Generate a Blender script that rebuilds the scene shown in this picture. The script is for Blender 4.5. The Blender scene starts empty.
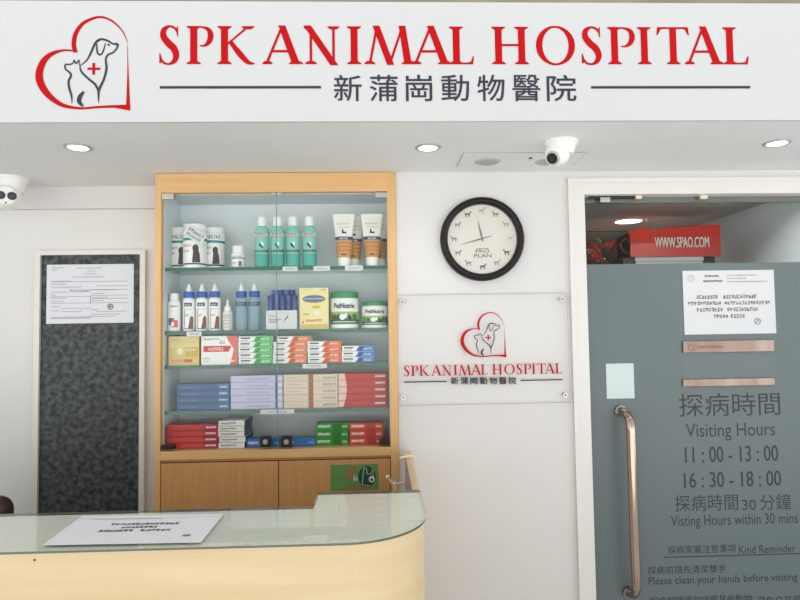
import bpy, bmesh, math, random
from mathutils import Vector, Matrix

# ------------------------------------------------------------------ camera, sky, light, exposure
C = bpy.context.scene.collection
SC = bpy.context.scene
EYE = Vector((0.0, 0.0, 1.55))
YAW, PITCH, ROLL, FPX = math.radians(1.965), math.radians(2.689), math.radians(-0.845), 600.0
fw = Vector((math.sin(YAW) * math.cos(PITCH), math.cos(YAW) * math.cos(PITCH), math.sin(PITCH)))
r0 = Vector((math.cos(YAW), -math.sin(YAW), 0))
u0 = r0.cross(fw)
rt = math.cos(ROLL) * r0 + math.sin(ROLL) * u0
up = -math.sin(ROLL) * r0 + math.cos(ROLL) * u0
cam = bpy.data.cameras.new('camera')
camo = bpy.data.objects.new('camera', cam)
C.objects.link(camo)
cam.sensor_width = 36.0
cam.lens = 36.0 * FPX / 800.0
cam.clip_start = 0.05
mw = Matrix((rt, up, -fw)).transposed().to_4x4()
mw.translation = EYE
camo.matrix_world = mw
SC.camera = camo

SC.view_settings.view_transform = 'Standard'
SC.view_settings.look = 'None'
SC.view_settings.gamma = 1.0
SC.view_settings.use_curve_mapping = False
SC.view_settings.exposure = 0.45

W = bpy.data.worlds.new('daylight')
SC.world = W
W.use_nodes = True
wn, wl = W.node_tree.nodes, W.node_tree.links
bg = wn['Background']
bg.inputs['Color'].default_value = (1.0, 0.995, 0.985, 1)
bg.inputs['Strength'].default_value = 1.0
# sky by height: dimmer overhead, with an added glow below the horizon
tcw = wn.new('ShaderNodeTexCoord'); sxw = wn.new('ShaderNodeSeparateXYZ'); rpw = wn.new('ShaderNodeValToRGB')
mrw = wn.new('ShaderNodeMapRange'); mrw.inputs['From Min'].default_value = -1.0; mrw.inputs['From Max'].default_value = 1.0
wl.new(tcw.outputs['Generated'], sxw.inputs[0]); wl.new(sxw.outputs['Z'], mrw.inputs['Value']); wl.new(mrw.outputs[0], rpw.inputs['Fac']); wl.new(rpw.outputs['Color'], bg.inputs['Color'])
er = rpw.color_ramp.elements
er[0].position = 0.0; er[0].color = (1.75, 1.74, 1.71, 1)            # added glow below the horizon, lifts the ceiling
er[1].position = 1.0; er[1].color = (0.40, 0.41, 0.42, 1)
for ps, cl_ in ((0.49, (1.75, 1.74, 1.71, 1)), (0.53, (0.98, 0.98, 0.97, 1)), (0.72, (0.62, 0.63, 0.64, 1))):
    q_ = er.new(ps); q_.color = cl_

LAMP_W = 1.8      # each downlight, watts

def area_light(name, loc, rot, sx, sy, power, col=(1, 1, 1)):
    l = bpy.data.lights.new(name, 'AREA')
    l.shape = 'RECTANGLE'; l.size = sx; l.size_y = sy; l.energy = power; l.color = col
    o = bpy.data.objects.new(name, l); C.objects.link(o)
    o.location = loc; o.rotation_euler = rot
    return o

# ------------------------------------------------------------------ pixel ray -> point on a plane of the room
def ray(px, py):
    return rt * (px - 400) + up * (300 - py) + fw * FPX
def P(px, py, Y):
    d = ray(px, py)
    return EYE + d * (Y / d.y)
def PZ(px, py, z):
    d = ray(px, py)
    return EYE + d * ((z - EYE.z) / d.z)
def RC(x0, y0, x1, y1, Y):
    ym, xm = (y0 + y1) / 2, (x0 + x1) / 2
    return (P(x0, ym, Y).x, P(x1, ym, Y).x, P(xm, y1, Y).z, P(xm, y0, Y).z)

# ------------------------------------------------------------------ materials
def lin(c):
    return tuple(((x / 255) / 12.92 if x <= 10 else (((x / 255) + 0.055) / 1.055) ** 2.4) for x in c)
MATS = {}
def mat(name, rgb, rough=0.5, metal=0.0, spec=0.5, noise=0.0, nscale=20.0, stretch=(1, 1, 1), coat=0.0, bump=0.0, rgb2=None):
    if name in MATS: return MATS[name]
    m = bpy.data.materials.new(name); m.use_nodes = True
    n, l = m.node_tree.nodes, m.node_tree.links
    b = n['Principled BSDF']
    c = lin(rgb)
    b.inputs['Base Color'].default_value = (*c, 1)
    b.inputs['Roughness'].default_value = rough
    b.inputs['Metallic'].default_value = metal
    b.inputs['Specular IOR Level'].default_value = spec
    b.inputs['Coat Weight'].default_value = coat
    b.inputs['Coat Roughness'].default_value = 0.05
    if noise > 0 or rgb2 or bump:
        tc = n.new('ShaderNodeTexCoord'); mp = n.new('ShaderNodeMapping'); nz = n.new('ShaderNodeTexNoise')
        mp.inputs['Scale'].default_value = stretch
        nz.inputs['Scale'].default_value = nscale; nz.inputs['Detail'].default_value = 4
        l.new(tc.outputs['Object'], mp.inputs['Vector']); l.new(mp.outputs[0], nz.inputs['Vector'])
        mx = n.new('ShaderNodeMix'); mx.data_type = 'RGBA'
        c2 = lin(rgb2) if rgb2 else tuple(x * (1 - noise) for x in c)
        mx.inputs[6].default_value = (*c, 1); mx.inputs[7].default_value = (*c2, 1)
        rp = n.new('ShaderNodeValToRGB')
        rp.color_ramp.elements[0].position = 0.35; rp.color_ramp.elements[1].position = 0.68
        l.new(nz.outputs['Fac'], rp.inputs['Fac']); l.new(rp.outputs['Color'], mx.inputs[0])
        l.new(mx.outputs[2], b.inputs['Base Color'])
        if bump:
            bp = n.new('ShaderNodeBump'); bp.inputs['Strength'].default_value = bump; bp.inputs['Distance'].default_value = 0.002
            l.new(nz.outputs['Fac'], bp.inputs['Height']); l.new(bp.outputs[0], b.inputs['Normal'])
    MATS[name] = m
    return m
def glass(name, tint=(0.97, 0.985, 0.98), ior=1.45, rough=0.0):
    if name in MATS: return MATS[name]
    m = bpy.data.materials.new(name); m.use_nodes = True
    n, l = m.node_tree.nodes, m.node_tree.links
    n.remove(n['Principled BSDF'])
    t = n.new('ShaderNodeBsdfTransparent'); g = n.new('ShaderNodeBsdfGlossy'); f = n.new('ShaderNodeFresnel'); x = n.new('ShaderNodeMixShader')
    t.inputs['Color'].default_value = (*tint, 1); g.inputs['Roughness'].default_value = rough; f.inputs['IOR'].default_value = ior
    ge = n.new('ShaderNodeNewGeometry'); iv = n.new('ShaderNodeMath'); iv.operation = 'SUBTRACT'; iv.inputs[0].default_value = 1.0
    mu = n.new('ShaderNodeMath'); mu.operation = 'MULTIPLY'          # the far face of a thin pane adds no mirror of its own
    l.new(ge.outputs['Backfacing'], iv.inputs[1]); l.new(f.outputs[0], mu.inputs[0]); l.new(iv.outputs[0], mu.inputs[1])
    l.new(mu.outputs[0], x.inputs[0]); l.new(t.outputs[0], x.inputs[1]); l.new(g.outputs[0], x.inputs[2])
    l.new(x.outputs[0], n['Material Output'].inputs['Surface'])
    MATS[name] = m
    return m
def emit(name, rgb, s):
    if name in MATS: return MATS[name]
    m = bpy.data.materials.new(name); m.use_nodes = True
    b = m.node_tree.nodes['Principled BSDF']
    b.inputs['Base Color'].default_value = (*lin(rgb), 1)
    b.inputs['Emission Color'].default_value = (*lin(rgb), 1); b.inputs['Emission Strength'].default_value = s
    MATS[name] = m
    return m
def translucent(name, rgb, w):
    """coloured plastic that lets some light through"""
    if name in MATS: return MATS[name]
    m = mat(name, rgb, 0.2)
    n, l = m.node_tree.nodes, m.node_tree.links
    b = n['Principled BSDF']; t = n.new('ShaderNodeBsdfTransparent'); x = n.new('ShaderNodeMixShader')
    t.inputs['Color'].default_value = (*[min(1, 0.35 + c) for c in lin(rgb)], 1); x.inputs[0].default_value = w
    l.new(b.outputs[0], x.inputs[1]); l.new(t.outputs[0], x.inputs[2]); l.new(x.outputs[0], n['Material Output'].inputs['Surface'])
    return m

M_WALL = mat('white_wall_paint', (219, 218, 216), 0.6, noise=0.02, nscale=3)
M_WALLB = mat('off_white_panel_paint', (224, 224, 221), 0.5, noise=0.02, nscale=3)
M_CEIL = mat('ceiling_paint', (240, 241, 241), 0.7, noise=0.02, nscale=4)
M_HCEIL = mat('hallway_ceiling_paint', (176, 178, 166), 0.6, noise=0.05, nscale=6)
M_HWALL = mat('hallway_wall_paint', (222, 232, 236), 0.6, noise=0.03, nscale=4)
M_FLOOR = mat('floor_tile', (228, 227, 226), 0.35, noise=0.08, nscale=5)
M_CONC = mat('bare_concrete', (150, 143, 126), 0.85, noise=0.25, nscale=7, bump=0.4)
M_SIGN = mat('sign_white', (204, 206, 206), 0.35, noise=0.01, nscale=3)
M_RED = mat('sign_red', (184, 4, 12), 0.5, spec=0.15)
M_DK = mat('sign_slate', (58, 59, 72), 0.5, spec=0.2)
M_BLK = mat('black_plastic', (24, 23, 24), 0.35)
M_CHAR = mat('charcoal_print', (48, 50, 52), 0.5)
M_FRAME = mat('white_door_frame', (228, 226, 222), 0.35, noise=0.02, nscale=5)
M_MAPLE = mat('maple_laminate', (229, 206, 165), 0.38, rgb2=(221, 195, 150), nscale=3.0, stretch=(0.6, 0.6, 9))
M_WOOD = mat('cabinet_beech', (222, 180, 124), 0.42, rgb2=(214, 169, 112), nscale=5.0, stretch=(0.7, 6, 12))
M_WOODV = mat('cabinet_beech_upright', (222, 180, 124), 0.42, rgb2=(214, 169, 112), nscale=5.0, stretch=(12, 6, 0.7))
M_DOORW = mat('cabinet_door_veneer', (206, 156, 100), 0.42, rgb2=(194, 143, 88), nscale=6.0, stretch=(14, 6, 0.8))
M_INT = mat('cabinet_interior', (218, 226, 229), 0.4, noise=0.03, nscale=5)
M_STEEL = mat('brushed_steel', (200, 196, 188), 0.3, metal=1.0, noise=0.1, nscale=30)
M_COPPER = mat('rose_gold_steel', (190, 170, 156), 0.12, metal=1.0, noise=0.06, nscale=10)
M_MIRROR = mat('copper_strip', (126, 102, 92), 0.35, metal=1.0, rgb2=(176, 160, 152), nscale=6, stretch=(1, 1, 0.1))
M_PAPER = mat('white_paper', (217, 219, 222), 0.6, noise=0.015, nscale=8)
M_INK = mat('print_ink', (52, 52, 56), 0.6)
M_GREY = mat('print_grey', (130, 132, 136), 0.6)
M_WHITE = mat('white_plastic', (240, 240, 238), 0.3)
M_CREAM = mat('cream_plastic', (236, 222, 196), 0.35)
M_GLASS = glass('clear_glass', (0.985, 0.995, 0.99), 1.42)
M_SHELF = glass('shelf_glass', (0.86, 0.94, 0.91))
M_GEDGE = mat('green_glass_edge', (44, 104, 88), 0.12, noise=0.3, nscale=9)
M_TOPGLASS = glass('counter_glass', (0.97, 0.985, 0.972))
M_TOPEDGE = mat('counter_glass_edge', (92, 98, 82), 0.15)
M_ACRYL = glass('clear_acrylic', (1.0, 1.0, 1.0), 1.2)

# mottled dark film on the framed panel
def mottled():
    m = bpy.data.materials.new('mottled_dark_film'); m.use_nodes = True
    n, l = m.node_tree.nodes, m.node_tree.links
    b = n['Principled BSDF']; b.inputs['Roughness'].default_value = 0.45; b.inputs['Specular IOR Level'].default_value = 0.25
    tc = n.new('ShaderNodeTexCoord'); a = n.new('ShaderNodeTexNoise'); a.inputs['Scale'].default_value = 46; a.inputs['Detail'].default_value = 3; a.inputs['Distortion'].default_value = 0.15
    r = n.new('ShaderNodeValToRGB'); r.color_ramp.elements[0].position = 0.36; r.color_ramp.elements[1].position = 0.70
    r.color_ramp.elements[0].color = (*lin((46, 53, 52)), 1); r.color_ramp.elements[1].color = (*lin((94, 101, 99)), 1)
    l.new(tc.outputs['Object'], a.inputs['Vector']); l.new(a.outputs['Fac'], r.inputs['Fac']); l.new(r.outputs['Color'], b.inputs['Base Color'])
    return m
M_MOT = mottled()

# frosted film: diffuse and translucent grey green
def frosted():
    m = bpy.data.materials.new('frosted_grey_film'); m.use_nodes = True
    n, l = m.node_tree.nodes, m.node_tree.links
    b = n['Principled BSDF']; b.inputs['Roughness'].default_value = 0.32
    b.inputs['Base Color'].default_value = (*lin((116, 130, 131)), 1)
    t = n.new('ShaderNodeBsdfTranslucent'); t.inputs['Color'].default_value = (*lin((150, 168, 170)), 1)
    x = n.new('ShaderNodeMixShader'); x.inputs[0].default_value = 0.25
    l.new(b.outputs[0], x.inputs[1]); l.new(t.outputs[0], x.inputs[2]); l.new(x.outputs[0], n['Material Output'].inputs['Surface'])
    return m
M_FROST = frosted()

# ------------------------------------------------------------------ mesh builder
TXT = {}
def textgeo(s, bold=0.0):
    k = (s, bold)
    if k in TXT: return TXT[k]
    cu = bpy.data.curves.new('lettering', 'FONT'); cu.body = s; cu.size = 1; cu.resolution_u = 3; cu.offset = bold
    o = bpy.data.objects.new('lettering', cu); C.objects.link(o)
    bpy.context.view_layer.update()
    me = o.evaluated_get(bpy.context.evaluated_depsgraph_get()).to_mesh()
    v = [(p.co.x, p.co.y) for p in me.vertices]; f = [tuple(p.vertices) for p in me.polygons]
    # keep faces facing +Z
    o.evaluated_get(bpy.context.evaluated_depsgraph_get()).to_mesh_clear()
    bpy.data.objects.remove(o); bpy.data.curves.remove(cu)
    if v:
        x0, x1 = min(p[0] for p in v), max(p[0] for p in v); y0, y1 = min(p[1] for p in v), max(p[1] for p in v)
        v = [((p[0] - x0) / max(1e-6, x1 - x0), (p[1] - y0) / max(1e-6, y1 - y0)) for p in v]
    TXT[k] = (v, f)
    return TXT[k]

def smooth_path(pts, n=6):
    """Catmull-Rom through (x, y, w)"""
    out = []
    for i in range(len(pts) - 1):
        p0 = pts[max(0, i - 1)]; p1 = pts[i]; p2 = pts[i + 1]; p3 = pts[min(len(pts) - 1, i + 2)]
        for k in range(n):
            t = k / n
            out.append(tuple(0.5 * ((2 * b) + (-a + c) * t + (2 * a - 5 * b + 4 * c - d) * t * t + (-a + 3 * b - 3 * c + d) * t ** 3) for a, b, c, d in zip(p0, p1, p2, p3)))
    out.append(tuple(pts[-1]))
    return out

class B:
    def __init__(s):
        s.v = []; s.f = []; s.mi = []; s.sm = []; s.mats = []; s.nl = 0
    def m(s, mt):
        if mt not in s.mats: s.mats.append(mt)
        return s.mats.index(mt)
    def add(s, vs, fs, mt, smooth=False):
        o = len(s.v); k = s.m(mt)
        s.v += [tuple(p) for p in vs]
        for f in fs:
            s.f.append(tuple(i + o for i in f)); s.mi.append(k); s.sm.append(smooth)
        return s
    def box(s, x0, x1, y0, y1, z0, z1, mt, bev=0.0, seg=2, front=None):
        if bev <= 0:
            v = [(x0, y0, z0), (x1, y0, z0), (x1, y1, z0), (x0, y1, z0), (x0, y0, z1), (x1, y0, z1), (x1, y1, z1), (x0, y1, z1)]
            s.add(v, [(0, 3, 2, 1), (4, 5, 6, 7), (1, 2, 6, 5), (2, 3, 7, 6), (3, 0, 4, 7)], mt)
            s.add(v, [(0, 1, 5, 4)], front or mt)
            return s
        bm = bmesh.new(); bmesh.ops.create_cube(bm, size=1)
        for p in bm.verts:
            p.co = ((x0 + x1) / 2 + p.co.x * (x1 - x0), (y0 + y1) / 2 + p.co.y * (y1 - y0), (z0 + z1) / 2 + p.co.z * (z1 - z0))
        bmesh.ops.bevel(bm, geom=bm.edges[:], offset=bev, segments=seg, profile=0.5, affect='EDGES')
        bm.verts.index_update()
        s.add([p.co[:] for p in bm.verts], [[q.index for q in f.verts] for f in bm.faces], mt, False)
        bm.free()
        return s
    def prism(s, poly, a0, a1, mt, axis='z', side=None, smooth=False):
        """poly 2-D, counter-clockwise; extruded along axis"""
        n = len(poly)
        def q(p, a):
            return (p[0], p[1], a) if axis == 'z' else ((p[0], a, p[1]) if axis == 'y' else (a, p[0], p[1]))
        vs = [q(p, a0) for p in poly] + [q(p, a1) for p in poly]
        s.add(vs, [tuple(reversed(range(n))), tuple(range(n, 2 * n))], mt)
        s.add(vs, [(i, (i + 1) % n, n + (i + 1) % n, n + i) for i in range(n)], side or mt, smooth)
        return s
    def loft(s, cx, cy, secs, mts, n=28, caps=True):
        """secs (z, rx, ry[, dx, dy]); mts one material or one per gap"""
        k = len(secs); vs = []
        for sec in secs:
            z, rx, ry = sec[:3]; dx, dy = (sec[3], sec[4]) if len(sec) > 3 else (0, 0)
            vs += [(cx + dx + rx * math.cos(2 * math.pi * i / n), cy + dy + ry * math.sin(2 * math.pi * i / n), z) for i in range(n)]
        for j in range(k - 1):
            mt = mts[j] if isinstance(mts, (list, tuple)) else mts
            s.add(vs[j * n:(j + 2) * n], [(i, (i + 1) % n, n + (i + 1) % n, n + i) for i in range(n)], mt, True)
        if caps:
            mt0 = mts[0] if isinstance(mts, (list, tuple)) else mts; mt1 = mts[-1] if isinstance(mts, (list, tuple)) else mts
            s.add(vs[:n], [tuple(reversed(range(n)))], mt0); s.add(vs[-n:], [tuple(range(n))], mt1)
        return s
    def tube(s, pts, r, mt, n=12, caps=True):
        pts = [Vector(p) for p in pts]; k = len(pts); vs = []
        t0 = (pts[1] - pts[0]).normalized(); a = t0.orthogonal().normalized()
        for i, p in enumerate(pts):
            t = ((pts[min(k - 1, i + 1)] - pts[i]).normalized() + (pts[i] - pts[max(0, i - 1)]).normalized()).normalized()
            a = (a - t * a.dot(t)).normalized(); b = t.cross(a)
            rr = r[i] if isinstance(r, (list, tuple)) else r
            vs += [tuple(p + rr * (math.cos(2 * math.pi * j / n) * a + math.sin(2 * math.pi * j / n) * b)) for j in range(n)]
        s.add(vs, [(i * n + j, i * n + (j + 1) % n, (i + 1) * n + (j + 1) % n, (i + 1) * n + j) for i in range(k - 1) for j in range(n)], mt, True)
        if caps: s.add(vs, [tuple(reversed(range(n))), tuple(range((k - 1) * n, k * n))], mt)
        return s
    def ball(s, c, r, mt, n=20, sq=(1, 1, 1)):
        vs = []; fs = []; h = n // 2
        for i in range(1, h):
            a = math.pi * i / h
            vs += [(c[0] + sq[0] * r * math.sin(a) * math.cos(2 * math.pi * j / n), c[1] + sq[1] * r * math.sin(a) * math.sin(2 * math.pi * j / n), c[2] + sq[2] * r * math.cos(a)) for j in range(n)]
        for i in range(h - 2):
            fs += [(i * n + j, (i + 1) * n + j, (i + 1) * n + (j + 1) % n, i * n + (j + 1) % n) for j in range(n)]
        vs += [(c[0], c[1], c[2] + sq[2] * r), (c[0], c[1], c[2] - sq[2] * r)]
        t, b = len(vs) - 2, len(vs) - 1
        fs += [(t, j, (j + 1) % n) for j in range(n)] + [(b, (h - 2) * n + (j + 1) % n, (h - 2) * n + j) for j in range(n)]
        return s.add(vs, fs, mt, True)
    def disc(s, c, nrm, r0, r1, h, mt, n=28):
        """cylinder or frustum from c along nrm"""
        c = Vector(c); nrm = Vector(nrm).normalized()
        return s.tube([c, c + nrm * h], [r0, r1], mt, n)
    def lay(s, vs, fs, mt):
        """print layers: each later one lies a hair proud of the one before"""
        s.nl = (s.nl + 1) % 48
        f = fs[0]; a, b_, c_ = (Vector(vs[f[i]]) for i in (0, 1, 2)); nr = (b_ - a).cross(c_ - a)
        nr = nr.normalized() if nr.length > 0 else Vector((0, -1, 0))
        if nr.z - nr.y < 0: nr = -nr; fs = [tuple(reversed(q)) for q in fs]
        return s.add([tuple(Vector(p) + nr * s.nl * 0.000006) for p in vs], fs, mt)
    def uv(s, mp, pts, mt):
        if getattr(mp, 'curved', False):          # cut into narrow upright slices that follow the curve
            lo, hi = min(p[0] for p in pts), max(p[0] for p in pts); n = max(1, math.ceil((hi - lo) / 0.06)); out = []
            for i in range(n):
                q = list(pts)
                for lim, sg in ((lo + (hi - lo) * i / n, 1), (lo + (hi - lo) * (i + 1) / n, -1)):
                    r = []
                    for a, b in zip(q, q[1:] + q[:1]):
                        da, db = sg * (a[0] - lim), sg * (b[0] - lim)
                        if da >= 0: r.append(a)
                        if da * db < 0: t = da / (da - db); r.append((a[0] + (b[0] - a[0]) * t, a[1] + (b[1] - a[1]) * t))
                    q = r
                    if not q: break
                if len(q) > 2: s.lay([mp(u, v) for u, v in q], [tuple(range(len(q)))], mt)
            return s
        return s.lay([mp(u, v) for u, v in pts], [tuple(range(len(pts)))], mt)
    def rect(s, mp, u0, u1, v0, v1, mt, k=1):
        for i in range(k):
            a = u0 + (u1 - u0) * i / k; b = u0 + (u1 - u0) * (i + 1) / k
            s.uv(mp, [(a, v0), (b, v0), (b, v1), (a, v1)], mt)
        return s
    def ell(s, mp, cu, cv, ru, rv, mt, n=20):
        return s.uv(mp, [(cu + ru * math.cos(2 * math.pi * i / n), cv + rv * math.sin(2 * math.pi * i / n)) for i in range(n)], mt)
    def stroke(s, mp, pts, mt, n=6, asp=1.0, closed=False):
        """variable width stroke through (u, v, w); asp = width/height of the map so strokes keep their width"""
        ps = smooth_path([(p[0] * asp, p[1], p[2]) for p in pts], n) if n > 1 else [(p[0] * asp, p[1], p[2]) for p in pts]
        L = []; Rr = []
        for i, p in enumerate(ps):
            a = ps[max(0, i - 1)]; b = ps[min(len(ps) - 1, i + 1)]
            if closed and i in (0, len(ps) - 1): a, b = ps[-2], ps[1]
            dx, dy = b[0] - a[0], b[1] - a[1]; d = math.hypot(dx, dy) or 1
            nx, ny = -dy / d * p[2] / 2, dx / d * p[2] / 2
            L.append(mp((p[0] + nx) / asp, p[1] + ny)); Rr.append(mp((p[0] - nx) / asp, p[1] - ny))
        k = len(ps)
        return s.lay(Rr + L, [(i, i + 1, k + i + 1, k + i) for i in range(k - 1)], mt)
    def text(s, mp, t, mt, bold=0.0, box=(0, 1, 0, 1)):
        v, f = textgeo(t, 0.0)
        a, b, c, d = box
        for du, dv in ((0, 0),) if not bold else ((-bold, 0), (bold, 0), (0, bold), (0, -bold)):
            s.lay([mp(a + (p[0] + du) * (b - a), c + (p[1] + dv) * (d - c)) for p in v], list(f), mt)
        return s
    def glyphs(s, mp, u0, u1, v0, v1, n, mt, seed=1, w=0.12):
        """a line of small printed characters too fine to read"""
        rnd = random.Random(seed); du = (u1 - u0) / n; dv = v1 - v0
        for i in range(n):
            a = u0 + i * du + du * 0.08; b = a + du * 0.8
            for vv in rnd.sample((0.02, 0.24, 0.46, 0.68, 0.88), rnd.choice((2, 3))):
                s.rect(mp, a, b, v0 + dv * vv, v0 + dv * (vv + w), mt)
            for uu in rnd.sample((0.05, 0.3, 0.55, 0.8), 2):
                s.rect(mp, a + (b - a) * uu, a + (b - a) * (uu + w * 1.2), v0, v1, mt)
        return s
    def build(s, name, parent=None, origin=None, bevel=0.0):
        o0 = Vector(origin) if origin is not None else (parent_loc(parent) if parent else Vector((0, 0, 0)))
        me = bpy.data.meshes.new(name)
        me.from_pydata([tuple(Vector(p) - o0) for p in s.v], [], s.f)
        for mt in s.mats: me.materials.append(mt)
        me.polygons.foreach_set('material_index', s.mi); me.polygons.foreach_set('use_smooth', s.sm)
        me.update()
        o = bpy.data.objects.new(name, me); C.objects.link(o)
        if parent: o.parent = parent
        else: o.location = o0
        return o

def parent_loc(p):
    l = Vector((0, 0, 0))
    while p is not None:
        l += p.location; p = p.parent
    return l
def tag(o, label=None, cat=None, group=None, kind=None):
    if label: o['label'] = label
    if cat: o['category'] = cat
    if group: o['group'] = group
    if kind: o['kind'] = kind
    return o
def empty(name, loc, label=None, cat=None, group=None, kind=None):
    o = bpy.data.objects.new(name, None); C.objects.link(o); o.location = loc; o.empty_display_size = 0.05
    return tag(o, label, cat, group, kind)
def structure(b, name): return tag(b.build(name), kind='structure')
def copy_tree(o, parent=None):
    c = o.copy(); C.objects.link(c)
    if parent: c.parent = parent
    for ch in list(o.children): copy_tree(ch, c)
    return c

def XZ(X0, X1, Z0, Z1, Y):
    return lambda u, v: (X0 + (X1 - X0) * u, Y, Z0 + (Z1 - Z0) * v)
def PM(x0, y0, x1, y1, Y, off=0.0):
    a = RC(x0, y0, x1, y1, Y)
    return XZ(*a, Y - off)
def CYL(cx, cy, secs, a0, a1, z0, z1, off=0.0006):
    """map onto the front of a lofted body; angles in degrees from facing the camera, + to the right"""
    def f(u, v):
        z = z0 + (z1 - z0) * v; a = math.radians(a0 + (a1 - a0) * u)
        rx = ry = secs[0][1]
        for s0, s1 in zip(secs, secs[1:]):
            if s0[0] <= z <= s1[0] and s1[0] > s0[0]:
                t = (z - s0[0]) / (s1[0] - s0[0]); rx = s0[1] + (s1[1] - s0[1]) * t; ry = s0[2] + (s1[2] - s0[2]) * t
        return (cx + (rx + off) * math.sin(a), cy - (ry + off) * math.cos(a), z)
    f.curved = True
    return f

# ================================================================== SETTING
YR = 2.25          # right-hand wall and cabinet plane
YL = 2.46          # recessed wall behind the desk
ZC = 2.14          # ceiling
EYEX = {}
structure(B().box(-6, 6, -1.2, 5.2, -0.06, 0, M_FLOOR), 'floor')
structure(B().box(-2.4, 2.6, 1.6945, 2.56, ZC, ZC + 0.03, M_CEIL), 'ceiling')
# sign fascia is a thing; concrete above
structure(B().box(-2.6, 2.8, 1.6945, 1.98, ZC + 0.03, 3.4, M_CONC).box(-0.145, -0.138, 1.6925, 1.70, 2.5, 3.4, M_CHAR), 'wall_upper')
structure(B().box(-2.4, 0.065, YL, YL + 0.1, 0, ZC, M_WALLB), 'wall_back')
structure(B().box(-2.4, -0.835, YL - 0.022, YL, P(60, 208.8, YL - 0.02).z, ZC, M_WALL), 'trim_1')
structure(B().box(-2.5, -2.4, 1.72, 2.56, 0, ZC, M_WALL), 'wall_left')
fx0, fz1 = P(566.5, 300, YR).x, P(600, 179, YR).z
gx0, gz1 = P(583.3, 195, YR).x, P(700, 194.3, YR).z
gx1 = 1.80
fxr = gx1 + (gx0 - fx0)
cabR = 0.0655
fx0 = 0.7215; gx0 = 0.785
structure(B().prism([(cabR, 0), (fx0, 0), (fx0, fz1), (fxr, fz1), (fxr, 0), (2.6, 0), (2.6, ZC), (cabR, ZC)], YR, YR + 0.09, M_WALL, 'y'), 'wall_right')
# door with frame
d = empty('door_2', (gx0, YR, 0), kind='structure')
fr = B()
fr.prism([(fx0, 0), (gx0, 0), (gx0, gz1), (gx1, gz1), (gx1, 0), (fxr, 0), (fxr, fz1), (fx0, fz1)], YR - 0.012, YR + 0.10, M_FRAME, 'y')
fr.prism([(fx0, 0), (fx0 + 0.018, 0), (fx0 + 0.018, fz1 - 0.018), (fxr - 0.018, fz1 - 0.018), (fxr - 0.018, 0), (fxr, 0), (fxr, fz1), (fx0, fz1)], YR - 0.018, YR - 0.011, M_FRAME, 'y')
fr.build('door_frame', d)
YG = YR + 0.03
fz = P(700, 263.2, YG).z
B().box(gx0 + 0.004, gx1 - 0.004, YG, YG + 0.010, 0.012, gz1 - 0.004, glass('door_glass', (0.97, 0.99, 0.98), 1.3)).build('glass_pane', d)
B().box(gx0 + 0.006, gx1 - 0.006, YG - 0.0012, YG - 0.0002, 0.014, fz, M_FROST).build('frosted_film', d)
rl = B().box(gx0 + 0.01, gx1 - 0.01, YG + 0.014, YG + 0.034, gz1 - 0.022, gz1, mat('track_grey', (120, 120, 116), 0.4, metal=0.6))
rl.build('top_track', d)
cl = B()
for a, b in ((588, 634),):
    q = RC(a, 195.5, b, 199, YG); cl.box(q[0], q[1], YG - 0.012, YG - 0.002, q[2], q[3], M_BLK, 0.001)
q = RC(599, 198, 609, 203, YG); cl.box(q[0], q[1], YG - 0.014, YG - 0.002, q[2], q[3], M_STEEL, 0.001)
cl.build('pivot_arm', d)
for a, b in ((634.5, 640.5), (699, 706)):
    q = RC(a, 193.8, b, 199.3, YG); B().box(q[0], q[1], YG - 0.013, YG - 0.001, q[2], q[3], M_CREAM, 0.001).build('clip', d)
# handle
hb = B()
YH = YG - 0.075
def hp(px, py, y): return P(px, py, y)
t = [hp(620, 411, YG - 0.002), hp(624, 412.5, YG - 0.03), hp(628, 417, YG - 0.055), hp(630.4, 426, YH), hp(631.6, 450, YH), hp(634.6, 540, YH), hp(636.3, 580, YH), hp(636, 590, YG - 0.06), hp(633, 594, YG - 0.035), hp(628, 592, YG - 0.002)]
sm = [Vector(p[:3]) for p in smooth_path([tuple(x) for x in t], 5)]
hb.tube(sm, 0.0165, M_COPPER, 18)
ho = hb.build('handle', d)
for c in (t[0], t[-1]):
    B().disc((c.x, YG - 0.012, c.z), (0, 1, 0), 0.022, 0.022, 0.0105, mat('dull_steel', (140, 140, 136), 0.3, metal=1.0)).build('handle_mount', ho)
# lettering on the glass door
lt = B()
for s, x0, y0, x1, y1, bd in (('探病時間', 679, 393, 780, 416, 0.0), ('Visiting Hours', 686, 423, 775, 440.5, 0.0), ('11 : 00 - 13 : 00', 685, 446, 778, 462, 0.002),
                          ('16 : 30 - 18 : 00', 684, 471.5, 781, 487, 0.002), ('探病時間', 675, 494.5, 738, 511, 0.0), ('30', 742, 499.5, 756, 510, 0.0), ('分鐘', 760, 494, 791, 510, 0.0),
                          ('Visting Hours within 30 mins', 671, 514, 798, 528, 0.0), ('探病家屬注意事項', 668, 545, 736, 553.5, 0.0), ('Kind Reminder', 739, 545, 795.5, 553, 0.0),
                          ('探病前請先清潔雙手', 648, 565.5, 726, 573.5, 0.0), ('Please clean your hands before visiting', 648.5, 575, 797.5, 585, 0.0),
                          ('探病期間請勿接觸其他動物', 650, 595.5, 752, 605, 0.0), ('避免交叉感染', 757, 595.5, 810, 604.5, 0.0)):
    lt.text(PM(x0, y0, x1, y1, YG - 0.0016), s, M_CHAR, bd)
q = RC(664, 554.8, 812, 555.8, YG - 0.0016); lt.box(q[0], q[1], YG - 0.0017, YG - 0.0014, q[2], q[3], M_CHAR)
lt.build('door_lettering', d)

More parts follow.
